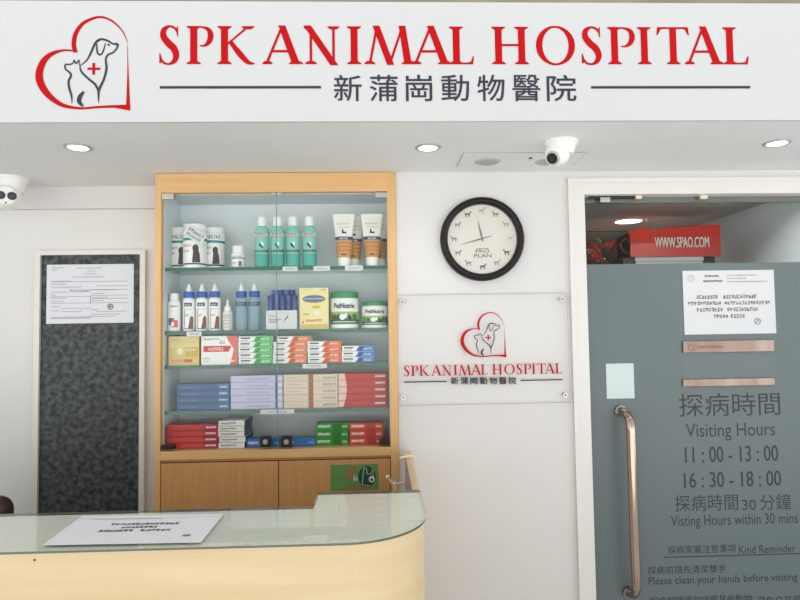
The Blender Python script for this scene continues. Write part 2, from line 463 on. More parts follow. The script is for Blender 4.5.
# hallway behind the glass door
hx0, hx1, hy1 = 0.60, 1.91, 4.6
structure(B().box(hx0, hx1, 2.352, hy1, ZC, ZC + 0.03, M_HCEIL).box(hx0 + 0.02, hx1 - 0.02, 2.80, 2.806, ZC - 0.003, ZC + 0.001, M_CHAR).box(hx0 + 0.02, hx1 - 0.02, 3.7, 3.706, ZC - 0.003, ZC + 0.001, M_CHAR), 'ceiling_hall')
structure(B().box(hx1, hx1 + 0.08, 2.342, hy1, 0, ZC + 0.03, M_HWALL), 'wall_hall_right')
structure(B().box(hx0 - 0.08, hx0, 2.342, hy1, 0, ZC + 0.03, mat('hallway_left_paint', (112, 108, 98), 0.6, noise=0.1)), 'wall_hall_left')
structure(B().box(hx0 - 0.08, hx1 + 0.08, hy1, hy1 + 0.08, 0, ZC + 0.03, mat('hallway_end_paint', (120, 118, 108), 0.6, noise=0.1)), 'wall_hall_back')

# framed dark panel at the left
YP = YL - 0.012
x0, x1, _, z1 = RC(40, 255, 140.3, 512, YP)
ox0, ox1, _, oz1 = RC(34.5, 250.6, 145.5, 512, YP)
d1 = empty('door_1', (x0, YP, 0), kind='structure')
B().prism([(ox0, 0.05), (x0, 0.05), (x0, z1), (x1, z1), (x1, 0.05), (ox1, 0.05), (ox1, oz1), (ox0, oz1)], YP - 0.012, YL - 0.0005, M_FRAME, 'y').build('door_frame', d1)
B().box(x0, x1, YP, YL - 0.001, 0.05, z1, M_MOT).build('dark_panel', d1)

# ================================================================== SERIF LETTERING + LOGO
def serif(b, mt, c, mp, asp):
    """classic roman capitals in a unit box"""
    tw, tn, sh = 0.18, 0.05, 0.035      # thick, thin, serif height (share of the cap height)
    def st(p, n=1):
        (ua, va, wa), (ub, vb, wb) = p[0], p[-1]
        if len(p) == 2 and abs(vb - va) > 0.3:            # diagonals and stems end level on the base line and the cap line
            k = math.sqrt(1 + ((ub - ua) * asp / (vb - va)) ** 2) / asp / 2
            b.uv(mp, [(ua - wa * k, va), (ua + wa * k, va), (ub + wb * k, vb), (ub - wb * k, vb)], mt)
        else: b.stroke(mp, p, mt, n, asp)
    def sf(u, v, w, sg=1):              # bracketed serif centred on u, v at the edge
        h = w / asp / 2
        b.uv(mp, [(u - h, v), (u + h, v), (u + h, v + sg * 0.03), (u + h * 0.5, v + sg * 0.085), (u - h * 0.5, v + sg * 0.085), (u - h, v + sg * 0.03)], mt)
    def stem(u, w=tw, serw=0.36, v0=0, v1=1):
        st([(u, v0, w), (u, v1, w)])
        if v0 == 0: sf(u, 0, serw)
        if v1 == 1: sf(u, 1, serw, -1)
    e = lambda w: w / asp
    if c == 'I': stem(0.5)
    elif c == 'L':
        stem(e(0.18)); st([(e(0.1), 0.02, 0.045), (0.93, 0.02, 0.045)])
        b.uv(mp, [(0.62, 0), (0.955, 0), (1.0, 0.22), (0.94, 0.2), (0.86, 0.06), (0.62, 0.04)], mt)
    elif c == 'H':
        stem(e(0.18)); stem(1 - e(0.18)); st([(e(0.18), 0.51, 0.06), (1 - e(0.18), 0.51, 0.06)])
    elif c == 'T':
        stem(0.5, v1=0.98); st([(0.03, 0.975, 0.05), (0.97, 0.975, 0.05)])
        b.uv(mp, [(0, 0.78), (0.05, 0.8), (0.13, 0.94), (0.3, 0.96), (0.3, 1.0), (0.03, 1.0)], mt)
        b.uv(mp, [(1, 0.78), (0.97, 1.0), (0.7, 1.0), (0.7, 0.96), (0.87, 0.94), (0.95, 0.8)], mt)
    elif c == 'P':
        stem(e(0.18)); k = e(0.18)
        b.stroke(mp, [(k, 0.97, 0.04), (0.6, 0.97, 0.05), (0.84, 0.9, 0.11), (0.92, 0.74, 0.15), (0.84, 0.57, 0.12), (0.66, 0.48, 0.055), (0.5, 0.49, 0.03)], mt, 6, asp)
    elif c == 'K':
        stem(e(0.18)); k = e(0.18)
        st([(k, 0.46, 0.05), (0.78, 0.97, 0.055)]); sf(0.8, 1, 0.32, -1)
        b.stroke(mp, [(k + e(0.14), 0.6, 0.1), (0.60, 0.25, 0.15), (0.80, 0.05, 0.11), (0.98, 0.012, 0.02)], mt, 5, asp)
    elif c == 'A':
        st([(0.09, 0, 0.065), (0.51, 1.0, 0.065)]); st([(0.5, 1.02, 0.17), (0.87, 0, 0.19)])
        st([(0.25, 0.34, 0.065), (0.72, 0.34, 0.065)]); sf(0.12, 0, 0.26); sf(0.87, 0, 0.36)
    elif c == 'N':
        st([(0.2, 0.0, 0.065), (0.2, 0.96, 0.065)]); st([(0.84, 0.0, 0.065), (0.84, 1.0, 0.065)])
        st([(0.1, 1.02, 0.16), (0.86, -0.03, 0.17)]); sf(0.2, 0, 0.3); sf(0.84, 1, 0.3, -1); sf(0.08, 1, 0.14, -1)
    elif c == 'M':
        st([(0.08, 0, 0.065), (0.24, 1, 0.065)]); st([(0.22, 1.02, 0.17), (0.52, -0.02, 0.17)])
        st([(0.5, 0, 0.065), (0.78, 1.0, 0.055)]); st([(0.77, 1.02, 0.17), (0.89, 0, 0.19)]); sf(0.08, 0, 0.28); sf(0.9, 0, 0.36)
    elif c == 'O':
        n = 36; o = [mp(0.5 + 0.5 * math.cos(2 * math.pi * i / n), 0.5 + 0.53 * math.sin(2 * math.pi * i / n)) for i in range(n)]
        q = [mp(0.5 + 0.335 * math.cos(2 * math.pi * i / n), 0.5 + 0.475 * math.sin(2 * math.pi * i / n)) for i in range(n)]
        b.add(o + q, [(i, (i + 1) % n, n + (i + 1) % n, n + i) for i in range(n)], mt)
    elif c == 'S':
        b.stroke(mp, [(0.9, 0.84, 0.03), (0.76, 0.95, 0.06), (0.5, 0.99, 0.06), (0.24, 0.9, 0.13), (0.2, 0.74, 0.16), (0.42, 0.57, 0.18), (0.72, 0.42, 0.18), (0.86, 0.24, 0.16), (0.76, 0.08, 0.12), (0.5, 0.005, 0.055), (0.22, 0.04, 0.06), (0.07, 0.17, 0.03)], mt, 6, asp)
        b.uv(mp, [(0.96, 1.0), (0.9, 0.98), (0.84, 0.9), (0.92, 0.72), (0.96, 0.72)], mt)
        b.uv(mp, [(0.0, 0.02), (0.08, 0.03), (0.16, 0.09), (0.05, 0.28), (0.0, 0.28)], mt)

NAME = [('S', 159.5, 179), ('P', 186.7, 212.8), ('K', 217.5, 255.8), ('A', 262.8, 301), ('N', 303.8, 339.2), ('I', 347, 361.2), ('M', 365.8, 413), ('A', 411.5, 449.5), ('L', 449.3, 473.8),
        ('H', 491.5, 528.3), ('O', 535.8, 574.8), ('S', 581.3, 601), ('P', 607.6, 634.3), ('I', 638.2, 650), ('T', 656.6, 689.2), ('A', 684.6, 721), ('L', 722.8, 748)]
NAME = [(c, P(p, 45.5, 1.684).x, P(q, 45.5, 1.684).x) for c, p, q in NAME]     # true spacing on the board
def wordmark(b, mt, X0, X1, Z0, Z1, Y):
    """lettering laid out over X0..X1 (cap height Z0..Z1)"""
    a, z = NAME[0][1], NAME[-1][2]
    for c, p, q in NAME:
        u0, u1 = X0 + (X1 - X0) * (p - a) / (z - a), X0 + (X1 - X0) * (q - a) / (z - a)
        serif(b, mt, c, XZ(u0, u1, Z0, Z1, Y), (u1 - u0) / (Z1 - Z0))
def logo(red, drk, mp, mr, md, asp, k=1.0):
    """heart with a dog and a cat; coordinates of a 655 x 600 drawing"""
    bx0, bx1, by0, by1 = 55., 578., 30., 550.
    cv = lambda pts: [((x - bx0) / (bx1 - bx0), (by1 - y) / (by1 - by0), w * k / (by1 - by0)) for x, y, w in pts]
    red.stroke(mp, cv([(274, 232, 22), (264, 185, 24), (276, 125, 23), (318, 70, 18), (400, 38, 12), (470, 58, 10), (528, 112, 7), (552, 160, 4), (558, 182, 2)]), mr, 6, asp)
    red.stroke(mp, cv([(558, 190, 2), (561, 300, 5), (563, 420, 13), (564, 540, 23)]), mr, 4, asp)
    red.uv(mp, [p[:2] for p in cv([(500, 519, 0), (576, 516, 0), (577, 550, 0), (500, 536, 0)])], mr)
    red.stroke(mp, cv([(566, 534, 22), (500, 527, 16), (400, 530, 13), (300, 536, 13), (200, 516, 22), (118, 452, 34), (78, 370, 40), (95, 290, 34), (140, 243, 24), (200, 222, 12), (250, 222, 9), (284, 232, 3)]), mr, 6, asp)
    red.uv(mp, [p[:2] for p in cv([(340, 328, 0), (410, 328, 0), (410, 315, 0), (340, 315, 0)])], mr)
    red.uv(mp, [p[:2] for p in cv([(367, 354, 0), (382, 354, 0), (382, 290, 0), (367, 290, 0)])], mr)
    for pts in ([(302, 305, 3), (338, 272, 7), (362, 225, 10), (383, 180, 11), (412, 160, 11), (450, 168, 9), (476, 184, 8), (503, 187, 11), (500, 208, 8), (480, 232, 8), (452, 245, 9), (440, 270, 9), (444, 320, 11), (430, 380, 11), (405, 435, 12), (402, 470, 9), (403, 508, 2)],
                [(390, 185, 6), (392, 225, 8), (405, 245, 8), (424, 230, 7), (437, 180, 4)], [(448, 186, 8), (460, 194, 8)],
                [(298, 290, 3), (306, 335, 9), (345, 375, 10), (384, 408, 11), (402, 445, 10)],
                [(296, 300, 3), (293, 274, 5), (279, 293, 7), (266, 274, 5), (262, 291, 6), (240, 298, 7), (220, 298, 7), (220, 322, 8), (246, 345, 9), (250, 362, 10), (238, 390, 10), (243, 430, 11), (255, 470, 9), (258, 512, 2)],
                [(322, 446, 10), (302, 472, 20), (297, 500, 20), (318, 526, 10)]):
        drk.stroke(mp, [(a, b, c * 1.12) for a, b, c in cv(pts)], md, 5, asp)

# ================================================================== FASCIA SIGN
YS = 1.684
sz0, sz1 = P(400, 121, YS).z, P(400, 1.8, YS).z
sg = empty('fascia_sign', (0.1, YS, sz0), 'long white shop sign board with red capitals and a heart logo', 'sign')
B().box(-1.75, 1.95, YS, YS + 0.0103, ZC - 0.0005, sz1, M_SIGN, 0.001).build('sign_board', sg)
lz0 = (P(159.5, 65.2, YS).z + P(748, 63.6, YS).z) / 2; lz1 = (P(159.5, 27.2, YS).z + P(748, 26.4, YS).z) / 2
b = B(); wordmark(b, M_RED, P(159.5, 46, YS).x, P(748, 45, YS).x, lz0, lz1, YS - 0.0012)
tag(b.build('red_lettering', sg), 'red serif capitals')
b = B()
cs = [(334, 361.5), (370, 397.5), (406, 432), (441.5, 469), (477.5, 504.5), (512.5, 540), (547, 576)]
for ch, (p, q) in zip('新蒲崗動物醫院', cs):
    b.text(PM(p, 75.0 if ch != '醫' else 75, q, 101, YS - 0.0012), ch, M_DK, 0.009)
for p, q in ((160, 321), (591, 750)):
    r = RC(p, 86.2, q, 88.6, YS)
    b.box(r[0], r[1], YS - 0.0016, YS - 0.0002, r[2], r[3], M_DK)
tag(b.build('slate_lettering', sg), 'slate grey characters and rule lines')
r = RC(25 + 55 / 5.458, 10 + 30 / 5.458, 25 + 578 / 5.458, 10 + 550 / 5.458, YS - 0.0012)
b = B(); b2 = B(); mp = XZ(*r, YS - 0.0012); mp2 = XZ(*r, YS - 0.0015)
logo(b, b2, mp, M_RED, M_DK, (r[1] - r[0]) / (r[3] - r[2]))
lo = b.build('heart_logo', sg); b2.build('dog_and_cat_outline', lo)

# ================================================================== ACRYLIC SIGN ON THE WALL
YA = YR - 0.016
r = RC(397.5, 294, 569, 404.2, YA)
r = (max(r[0], cabR + 0.004), min(r[1], fx0 - 0.005), r[2], r[3])
ac = empty('acrylic_sign', (0.38, YR, r[2]), 'clear acrylic wall plate with small heart logo and red capitals', 'sign')
b = B().box(r[0], r[1], YA, YA + 0.005, r[2], r[3], M_ACRYL)
b.box(r[0], r[1], YA, YA + 0.005, r[3] - 0.0012, r[3], mat('acrylic_edge', (196, 196, 194), 0.2)).box(r[0], r[1], YA, YA + 0.005, r[2], r[2] + 0.0012, MATS['acrylic_edge']).box(r[1] - 0.0012, r[1], YA, YA + 0.005, r[2], r[3], MATS['acrylic_edge'])
b.build('acrylic_plate', ac)
for px, py in ((402, 302), (561.5, 299), (403.3, 397.5), (565, 395)):
    c = P(px, py, YA); sc = B().disc((c.x, YA - 0.005, c.z), (0, 1, 0), 0.0085, 0.0095, 0.0048, M_STEEL).disc((c.x, YA - 0.0062, c.z), (0, 1, 0), 0.004, 0.004, 0.0015, mat('screw_slot', (110, 110, 108), 0.4, metal=1))
    sc.disc((c.x, YA + 0.0052, c.z), (0, 1, 0), 0.007, 0.007, 0.0105, M_STEEL).build('standoff_screw', ac)
X0, X1 = P(404, 370, YA).x, P(562, 367, YA).x
b = B(); wordmark(b, M_RED, X0, X1, (P(404, 375.6, YA).z + P(562, 374, YA).z) / 2, (P(404, 365.5, YA).z + P(562, 363.5, YA).z) / 2, YA - 0.0008)
tag(b.build('red_lettering', ac), 'red serif capitals')
b = B()
for i, ch in enumerate('新蒲崗動物醫院'):
    p = 451 + i * 9.65; b.text(PM(p, 377.2, p + 7.2, 384.2, YA - 0.0008), ch, M_CHAR, 0.035)
for p, q, y in ((404, 446.5, 381.8), (520.5, 562.5, 380)):
    w = RC(p, y - 0.6, q, y + 0.6, YA); b.box(w[0], w[1], YA - 0.001, YA - 0.0002, w[2], w[3], M_CHAR)
tag(b.build('dark_lettering', ac), 'charcoal characters and rule lines')
w = RC(460, 311.9, 506, 357.8, YA - 0.0008); b = B(); b2 = B()
logo(b, b2, XZ(*w, YA - 0.0008), M_RED, M_CHAR, (w[1] - w[0]) / (w[3] - w[2]))
lo = b.build('heart_logo', ac); b2.build('dog_and_cat_outline', lo)

# ================================================================== WALL CLOCK
YK = YR
c = P(482.9, 238.4, YR - 0.03)
R_o, R_i = 42.9 / 600 * 2.215, 36.0 / 600 * 2.215
ck = empty('wall_clock', (c.x, YK, c.z), 'round black-rimmed wall clock with little animals instead of numerals', 'clock')
b = B()
prof = [(R_i - 0.002, -0.016), (R_i, -0.026), (R_i + 0.006, -0.034), (R_o - 0.008, -0.034), (R_o - 0.001, -0.026), (R_o, -0.012), (R_o, -0.0005), (R_i - 0.002, -0.0005)]
n = 64; vs = [(c.x + p[0] * math.cos(2 * math.pi * i / n), YK + p[1], c.z + p[0] * math.sin(2 * math.pi * i / n)) for p in prof for i in range(n)]
k = len(prof)
b.add(vs, [((j % k) * n + i, (j % k) * n + (i + 1) % n, ((j + 1) % k) * n + (i + 1) % n, ((j + 1) % k) * n + i) for j in range(k) for i in range(n)], mat('clock_rim', (24, 20, 19), 0.4, spec=0.3), True)
b.build('rim', ck)
dl = B().disc((c.x, YK - 0.012, c.z), (0, 1, 0), R_i, R_i, 0.011, mat('clock_dial', (222, 216, 208), 0.5), 64)
yd = YK - 0.0126
def dm(u, v): return (c.x + u * R_i, yd, c.z + v * R_i)
def animal(b, u, v, s, mt, flip, up):
    f = -1 if flip else 1
    q = lambda pts: [(u + f * x * s, v + y * s) for x, y in pts]
    b.uv(dm, q([(-0.6, 0.05), (0.45, 0.05), (0.5, 0.4), (-0.6, 0.38)]), mt)
    for x in (-0.55, -0.35, 0.2, 0.38): b.uv(dm, q([(x, -0.5), (x + 0.1, -0.5), (x + 0.14, 0.1), (x, 0.1)]), mt)
    b.uv(dm, q([(0.35, 0.3), (0.5, 0.2), (0.72, 0.55), (0.9, 0.55), (0.88, 0.72), (0.6, 0.85), (0.5, 0.7)]), mt)
    b.uv(dm, q([(-0.6, 0.36), (-0.9, 0.36 + 0.35 * up), (-0.88, 0.44 + 0.35 * up), (-0.52, 0.42)]), mt)
cols = [(170, 168, 160), (110, 116, 110), (165, 160, 165), (190, 188, 180), (60, 58, 56), (160, 150, 160), (62, 66, 110), (140, 110, 120), (0, 0, 0), (120, 124, 130), (140, 142, 146), (58, 88, 66)]
for i in range(12):
    a = math.radians(90 - 30 * i); rr = 0.8
    animal(dl, rr * math.cos(a), rr * math.sin(a), 0.125, mat('animal_%d' % i, cols[i] if i != 8 else (120, 120, 128), 0.5), i in (1, 2, 4, 7, 9), (i % 3) - 1)
dl.build('dial', ck)
b = B(); mpc = lambda u, v: (c.x + u * R_i, yd - 0.0001, c.z + v * R_i)
sx = lambda px: (px - 301) / 225.; sy = lambda py: (306 - py) / 225.
b.text(mpc, 'PRO', M_CHAR, 0.0, (sx(258), sx(345), sy(394), sy(372))); b.text(mpc, 'PLAN', M_CHAR, 0.0, (sx(248), sx(358), sy(424), sy(400)))
b.stroke(mpc, [(sx(265), sy(366), 0.012), (sx(340), sy(366), 0.012)], M_CHAR, 1)
b.build('dial_lettering', ck)
mh = mat('clock_hand_steel', (120, 124, 132), 0.3, metal=0.6)
def hand(name, p, q, w, yy):
    b = B(); mm = lambda u, v: (c.x + u * R_i, yy, c.z + v * R_i)
    (u0_, v0_), (u1_, v1_) = p, q
    mx_, my_ = u0_ * 0.55 + u1_ * 0.45, v0_ * 0.55 + v1_ * 0.45
    b.stroke(mm, [(u0_, v0_, w * 0.4), (mx_, my_, w), (u1_, v1_, w * 0.15)], mh, 1); b.build(name, ck)
hand('hour_hand', (sx(306), sy(325)), (sx(277), sy(192)), 0.06, yd - 0.002)
hand('minute_hand', (sx(362), sy(286)), (sx(160), sy(342)), 0.04, yd - 0.0035)
B().disc((c.x, yd - 0.005, c.z), (0, 1, 0), 0.0035, 0.004, 0.004, mh).build('hand_boss', ck)
B().disc((c.x, YK - 0.026, c.z), (0, 1, 0), R_i + 0.001, R_i + 0.001, 0.002, M_GLASS, 64).build('cover_glass', ck)

# ================================================================== CEILING LIGHTS
glow = emit('lamp_diffuser', (255, 252, 245), 6.0)
def downlight(px, py, z, label, power, r=0.036, face=glow):
    p = PZ(px, py, z)
    t = empty('ceiling_light', (p.x, p.y, z), label, 'ceiling light', 'recessed ceiling downlights')
    n = 32; prof = [(r * 0.82, 0.0), (r * 0.86, -0.004), (r * 1.05, -0.005), (r * 1.2, -0.001), (r * 1.2, 0.0)]
    vs = [(p.x + q[0] * math.cos(2 * math.pi * i / n), p.y + q[0] * math.sin(2 * math.pi * i / n), z + q[1]) for q in prof for i in range(n)]
    B().add(vs, [(j * n + i, (j + 1) * n + i, (j + 1) * n + (i + 1) % n, j * n + (i + 1) % n) for j in range(4) for i in range(n)], mat('lamp_trim', (176, 173, 166), 0.4), True).build('trim_ring', t)
    B().disc((p.x, p.y, z - 0.0035), (0, 0, 1), r * 0.83, r * 0.83, 0.003, face).build('diffuser', t)
    l = bpy.data.lights.new('downlight', 'SPOT'); l.energy = power; l.spot_size = 2.4; l.spot_blend = 0.8; l.shadow_soft_size = r; l.color = (1, 0.96, 0.9)
    o = bpy.data.objects.new('downlight_beam', l); C.objects.link(o); o.location = (0, 0, -0.012); o.parent = t
downlight(78, 147, ZC, 'recessed downlight in the ceiling near the wall camera beside the dark panel', LAMP_W)
downlight(428, 147.3, ZC, 'recessed downlight in the ceiling above the round wall clock', LAMP_W)
downlight(777, 142.8, ZC, 'recessed downlight in the ceiling above the glass door', LAMP_W)
downlight(628.5, 221, ZC, 'round lamp glowing in the hallway ceiling behind the glass door', 30, 0.085)

# ceiling access panel
zc = ZC
ap = empty('ceiling_access_panel', (0.5, 2.09, zc), 'flush white ceiling access panel with two round grilles beside the dome camera', 'ceiling panel')
a0, a1, b0, b1 = 0.292, PZ(586, 152.5, ZC).x, 2.0, 2.165
mg = mat('panel_gap', (172, 172, 168), 0.7)
B().box(a0, a1, b0, b1, zc - 0.003, zc - 0.0002, M_CEIL).build('panel', ap)
b = B()
for q in ((a0 - 0.003, a1 + 0.003, b0 - 0.004, b0), (a0 - 0.003, a0, b0, b1), (a1, a1 + 0.003, b0, b1), (a0 - 0.003, a1 + 0.003, b1, b1 + 0.004)): b.box(*q, zc - 0.002, zc - 0.0002, mg)
b.build('shadow_gap', ap)
for px in (487.5, 548):
    q = PZ(px, 160.8, zc); b = B().disc((q.x, q.y, zc - 0.006), (0, 0, 1), 0.040, 0.047, 0.003, mat('grille_white', (196, 196, 192), 0.5))
    for rr in (0.014, 0.024, 0.034):
        b.tube([(q.x + rr * math.cos(i * math.pi / 12), q.y + rr * math.sin(i * math.pi / 12), zc - 0.0063) for i in range(25)], 0.0012, mg, 6)
    b.build('round_grille', ap)
q = PZ(530.5, 157, zc); B().disc((q.x, q.y, zc - 0.006), (0, 0, 1), 0.006, 0.006, 0.003, M_CHAR).build('sensor', ap)

# ================================================================== CAMERAS
def turret(name, px, py, label, r, ballr, off, look, lens2, stem_):
    p = PZ(px, py, ZC)
    t = empty(name, (p.x, p.y, ZC), label, 'security camera')
    B().loft(p.x, p.y, [(ZC - stem_, r * 0.84, r * 0.84, off[0] * 0.35, off[1] * 0.35), (ZC - 0.012, r * 0.98, r * 0.98), (ZC - 0.008, r * 1.05, r * 1.05), (ZC - 0.0003, r * 1.05, r * 1.05)], M_WHITE).build('mounting_base', t)
    bc = Vector((p.x + off[0], p.y + off[1], ZC + off[2]))
    bo = B().ball(bc, ballr, M_WHITE, 28).build('camera_ball', t)
    L = Vector(look).normalized(); s = L.cross(Vector((0, 0, 1))).normalized(); w = s.cross(L)
    if lens2:
        B().disc(bc + L * ballr * 0.80, L, ballr * 0.75, ballr * 0.62, ballr * 0.18, M_WHITE).build('face_plate', t)
        for a in (-0.36, 0.32):
            cc = bc + L * ballr * 0.97 + s * a * ballr + w * 0.0
            lb = B().disc(cc, L, ballr * 0.29, ballr * 0.29, ballr * 0.05, M_BLK).disc(cc + L * ballr * 0.05, L, ballr * 0.13, ballr * 0.1, 0.001, mat('lens_glass', (60, 62, 66), 0.05))
            lb.build('lens', t)
        B().disc(bc + L * ballr * 0.97 - w * 0.5 * ballr, L, ballr * 0.06, ballr * 0.06, 0.002, M_BLK).build('sensor', t)
    else:
        B().disc(bc + L * ballr * 0.82, L, ballr * 0.60, ballr * 0.52, ballr * 0.16, mat('lens_ring', (190, 188, 182), 0.3)).build('lens_ring', t)
        B().disc(bc + L * ballr * 0.965, L, ballr * 0.44, ballr * 0.44, ballr * 0.05, M_BLK).disc(bc + L * ballr * 1.012, L, ballr * 0.2, ballr * 0.2, 0.001, mat('lens_glass', (60, 62, 66), 0.05)).build('lens', t)
    return t
turret('dome_camera', 561, 141.5, 'white dome security camera with one black lens under the ceiling near the clock', 0.05, 0.039, (-0.017, -0.012, -0.046), (-0.62, -0.62, -0.5), False, 0.045)
turret('turret_camera', 11.5, 178, 'white security camera with two black eyes in the ceiling corner above the dark panel', 0.056, 0.052, (-0.006, -0.02, -0.074), (0.50, -0.86, -0.14), True, 0.055)

# ================================================================== DISPLAY CABINET
YF = 2.235                       # cabinet front
YB = YL                          # its back meets the recessed wall
cx0, cx1 = P(154.3, 330, YF).x, 0.0645
cz1 = ZC - 0.002
ix0, ix1 = P(160.5, 320, YF).x, P(388.6, 300, YF).x
top0 = P(275, 192, YF).z; base1 = P(275, 449.3, YF).z; base0 = P(275, 458, YF).z; low1 = P(275, 461.5, YF).z
cb = empty('display_cabinet', ((cx0 + cx1) / 2, YF, 0), 'tall beech medicine cabinet with glass doors and shelves above wooden cupboards', 'cabinet')
B().box(cx0, ix0, YF, YB, 0, cz1, M_WOODV, 0.001).build('side_panel', cb)
B().box(ix1, cx1, YF, YB, 0, cz1, M_WOODV, 0.001).build('side_panel', cb)
B().box(ix0, ix1, YF, YB - 0.012, top0, cz1, M_WOOD, 0.001).build('top_panel', cb)
B().box(ix0, ix1, YF, YB - 0.012, base0, base1, M_WOOD, 0.001).build('display_floor', cb)
B().box(ix0, ix1, YB - 0.012, YB, 0.0, cz1, M_INT).build('back_panel', cb)
B().box(ix0 + 0.002, ix1 - 0.002, YF + 0.03, YB - 0.013, top0 - 0.002, top0 - 0.0001, M_INT).build('inner_lining', cb)
for q_ in (ix0, ix1 - 0.002): B().box(q_, q_ + 0.002, YF + 0.03, YB - 0.013, base1, top0, M_INT).build('inner_lining', cb)
B().box(ix0, ix1, YF + 0.02, YB - 0.013, 0.0, 0.08, M_DOORW).build('plinth', cb)
mid = P(278.5, 500, YF).x
for i, (a, e) in enumerate(((ix0 + 0.002, mid - 0.0015), (mid + 0.0015, ix1 - 0.002))):
    dr = B().box(a, e, YF + 0.003, YF + 0.021, 0.085, low1, M_DOORW, 0.0015).build('cupboard_door', cb)
B().box(ix0, ix1, YF + 0.012, YF + 0.03, low1 + 0.003, base0, M_DOORW).build('rail', cb)
SH = {}
for k, y in ((1, 268.0), (2, 331.2), (3, 365.6), (4, 411.0)):
    z = P(275, y + 0.3, YF + 0.035).z
    SH[k] = z + 0.0065
    b = B().box(ix0 + 0.0025, ix1 - 0.0025, YF + 0.038, YB - 0.014, z - 0.0065, z + 0.0065, M_SHELF, front=M_GEDGE)
    b.build('glass_shelf', cb)
SH[5] = base1
gm = P(276.4, 300, YF).x
for s, a, e in ((0, ix0 + 0.002, gm - 0.001), (1, gm + 0.001, ix1 - 0.002)):
    gd = B().box(a, e, YF + 0.008, YF + 0.013, base1 + 0.003, top0 - 0.003, M_GLASS)
    ed = mat('door_glass_edge', (120, 146, 140), 0.15)
    xx = e if s == 0 else a
    gd.box(xx - 0.0006, xx + 0.0006, YF + 0.0079, YF + 0.0131, base1 + 0.003, top0 - 0.003, ed)
    g = gd.build('glass_door', cb)
    for (p, q, y0, y1, mt) in ((((162, 174.5, 192.6, 199.5, M_STEEL), (161.5, 175, 445, 449, M_BLK)) if s == 0 else ((375.5, 387.5, 192.4, 197.6, M_STEEL), (379, 389.5, 439, 445, M_BLK)))):
        w = RC(p, y0, q, y1, YF + 0.006)
        B().box(w[0], w[1], YF + 0.001, YF + 0.019, max(w[2], base1 + 0.001), min(w[3], top0 - 0.001), mt, 0.0015).build('hinge', g)
    px = 265.5 if s == 0 else 286.5
    w = RC(px - 5.2, 436, px + 5.2, 447, YF)
    k = B().box(w[0], w[1], YF - 0.006, YF + 0.018, w[2], w[3], M_BLK, 0.003).disc(((w[0] + w[1]) / 2, YF - 0.009, (w[2] + w[3]) / 2), (0, 1, 0), 0.009, 0.009, 0.004, M_STEEL, 20)
    k.build('latch', g)
    w = RC(270.5 if s == 0 else 277, 192.4, 275.6 if s == 0 else 281.5, 195, YF)
    B().box(w[0], w[1], YF + 0.002, YF + 0.007, w[2], min(w[3], top0 - 0.001), M_STEEL).build('catch_plate', g)

# green sticker on the cupboard door
w = RC(330.5, 464.3, 378.3, 490.5, YF + 0.002); mp = XZ(*w, YF + 0.0018)
b = B().box(w[0], w[1], YF + 0.0019, YF + 0.0028, w[2], w[3], mat('green_sticker', (100, 150, 84), 0.4, noise=0.12, nscale=12))
dg = mat('dark_green_print', (20, 78, 60), 0.4)
b.ell(mp, 0.76, 0.52, 0.185, 0.40, dg, 28)
wt = mat('print_white', (232, 232, 228), 0.5); rp = mat('print_rust', (186, 84, 72), 0.5)
m3 = XZ(*w, YF + 0.0016); asp = (w[1] - w[0]) / (w[3] - w[2])
b.stroke(m3, [(0.70, 0.86, 0.022), (0.66, 0.22, 0.022), (0.82, 0.16, 0.022)], wt, 1, asp); b.stroke(m3, [(0.70, 0.86, 0.022), (0.75, 0.84, 0.022), (0.77, 0.62, 0.022), (0.84, 0.62, 0.022), (0.88, 0.8, 0.022), (0.9, 0.45, 0.02)], wt, 1, asp)
b.ell(m3, 0.86, 0.42, 0.06, 0.12, wt); b.ell(XZ(*w, YF + 0.0014), 0.86, 0.40, 0.03, 0.06, M_INK)
b.glyphs(m3, 0.31, 0.56, 0.66, 0.88, 4, rp, 3, 0.16); b.glyphs(m3, 0.31, 0.45, 0.44, 0.62, 2, rp, 4, 0.16); b.glyphs(m3, 0.47, 0.58, 0.38, 0.6, 2, M_CREAM, 5)
b.glyphs(m3, 0.32, 0.92, 0.06, 0.16, 14, rp, 6, 0.16)
tag(b.build('sticker', origin=(w[0], YF + 0.003, w[2])), 'green rectangular sticker with a round dark green emblem on the cupboard door', 'sticker')

# ================================================================== PRODUCTS
COL = {}
def pm(name, rgb, rough=0.4): return mat('pack_' + name, rgb, rough)
TEAL = pm('teal', (40, 140, 150)); NAVY = pm('navy', (40, 62, 120)); BROWN = pm('dogbrown', (58, 40, 38)); BLUE = pm('blue', (40, 92, 176)); WH = pm('white', (240, 241, 240)); RED = pm('red', (206, 60, 56))
TAN = pm('tan', (206, 150, 92)); GRN = pm('green', (60, 140, 78)); DGRN = pm('darkgreen', (40, 84, 48)); LGRN = pm('lime', (150, 190, 92)); ORG = pm('orange', (232, 122, 44)); YEL = pm('yellow', (226, 208, 140))
YB0 = YF + 0.038                 # front of the shelves
def cyl_at(px, k, Yc): return P(px, 330, Yc).x, SH[k]

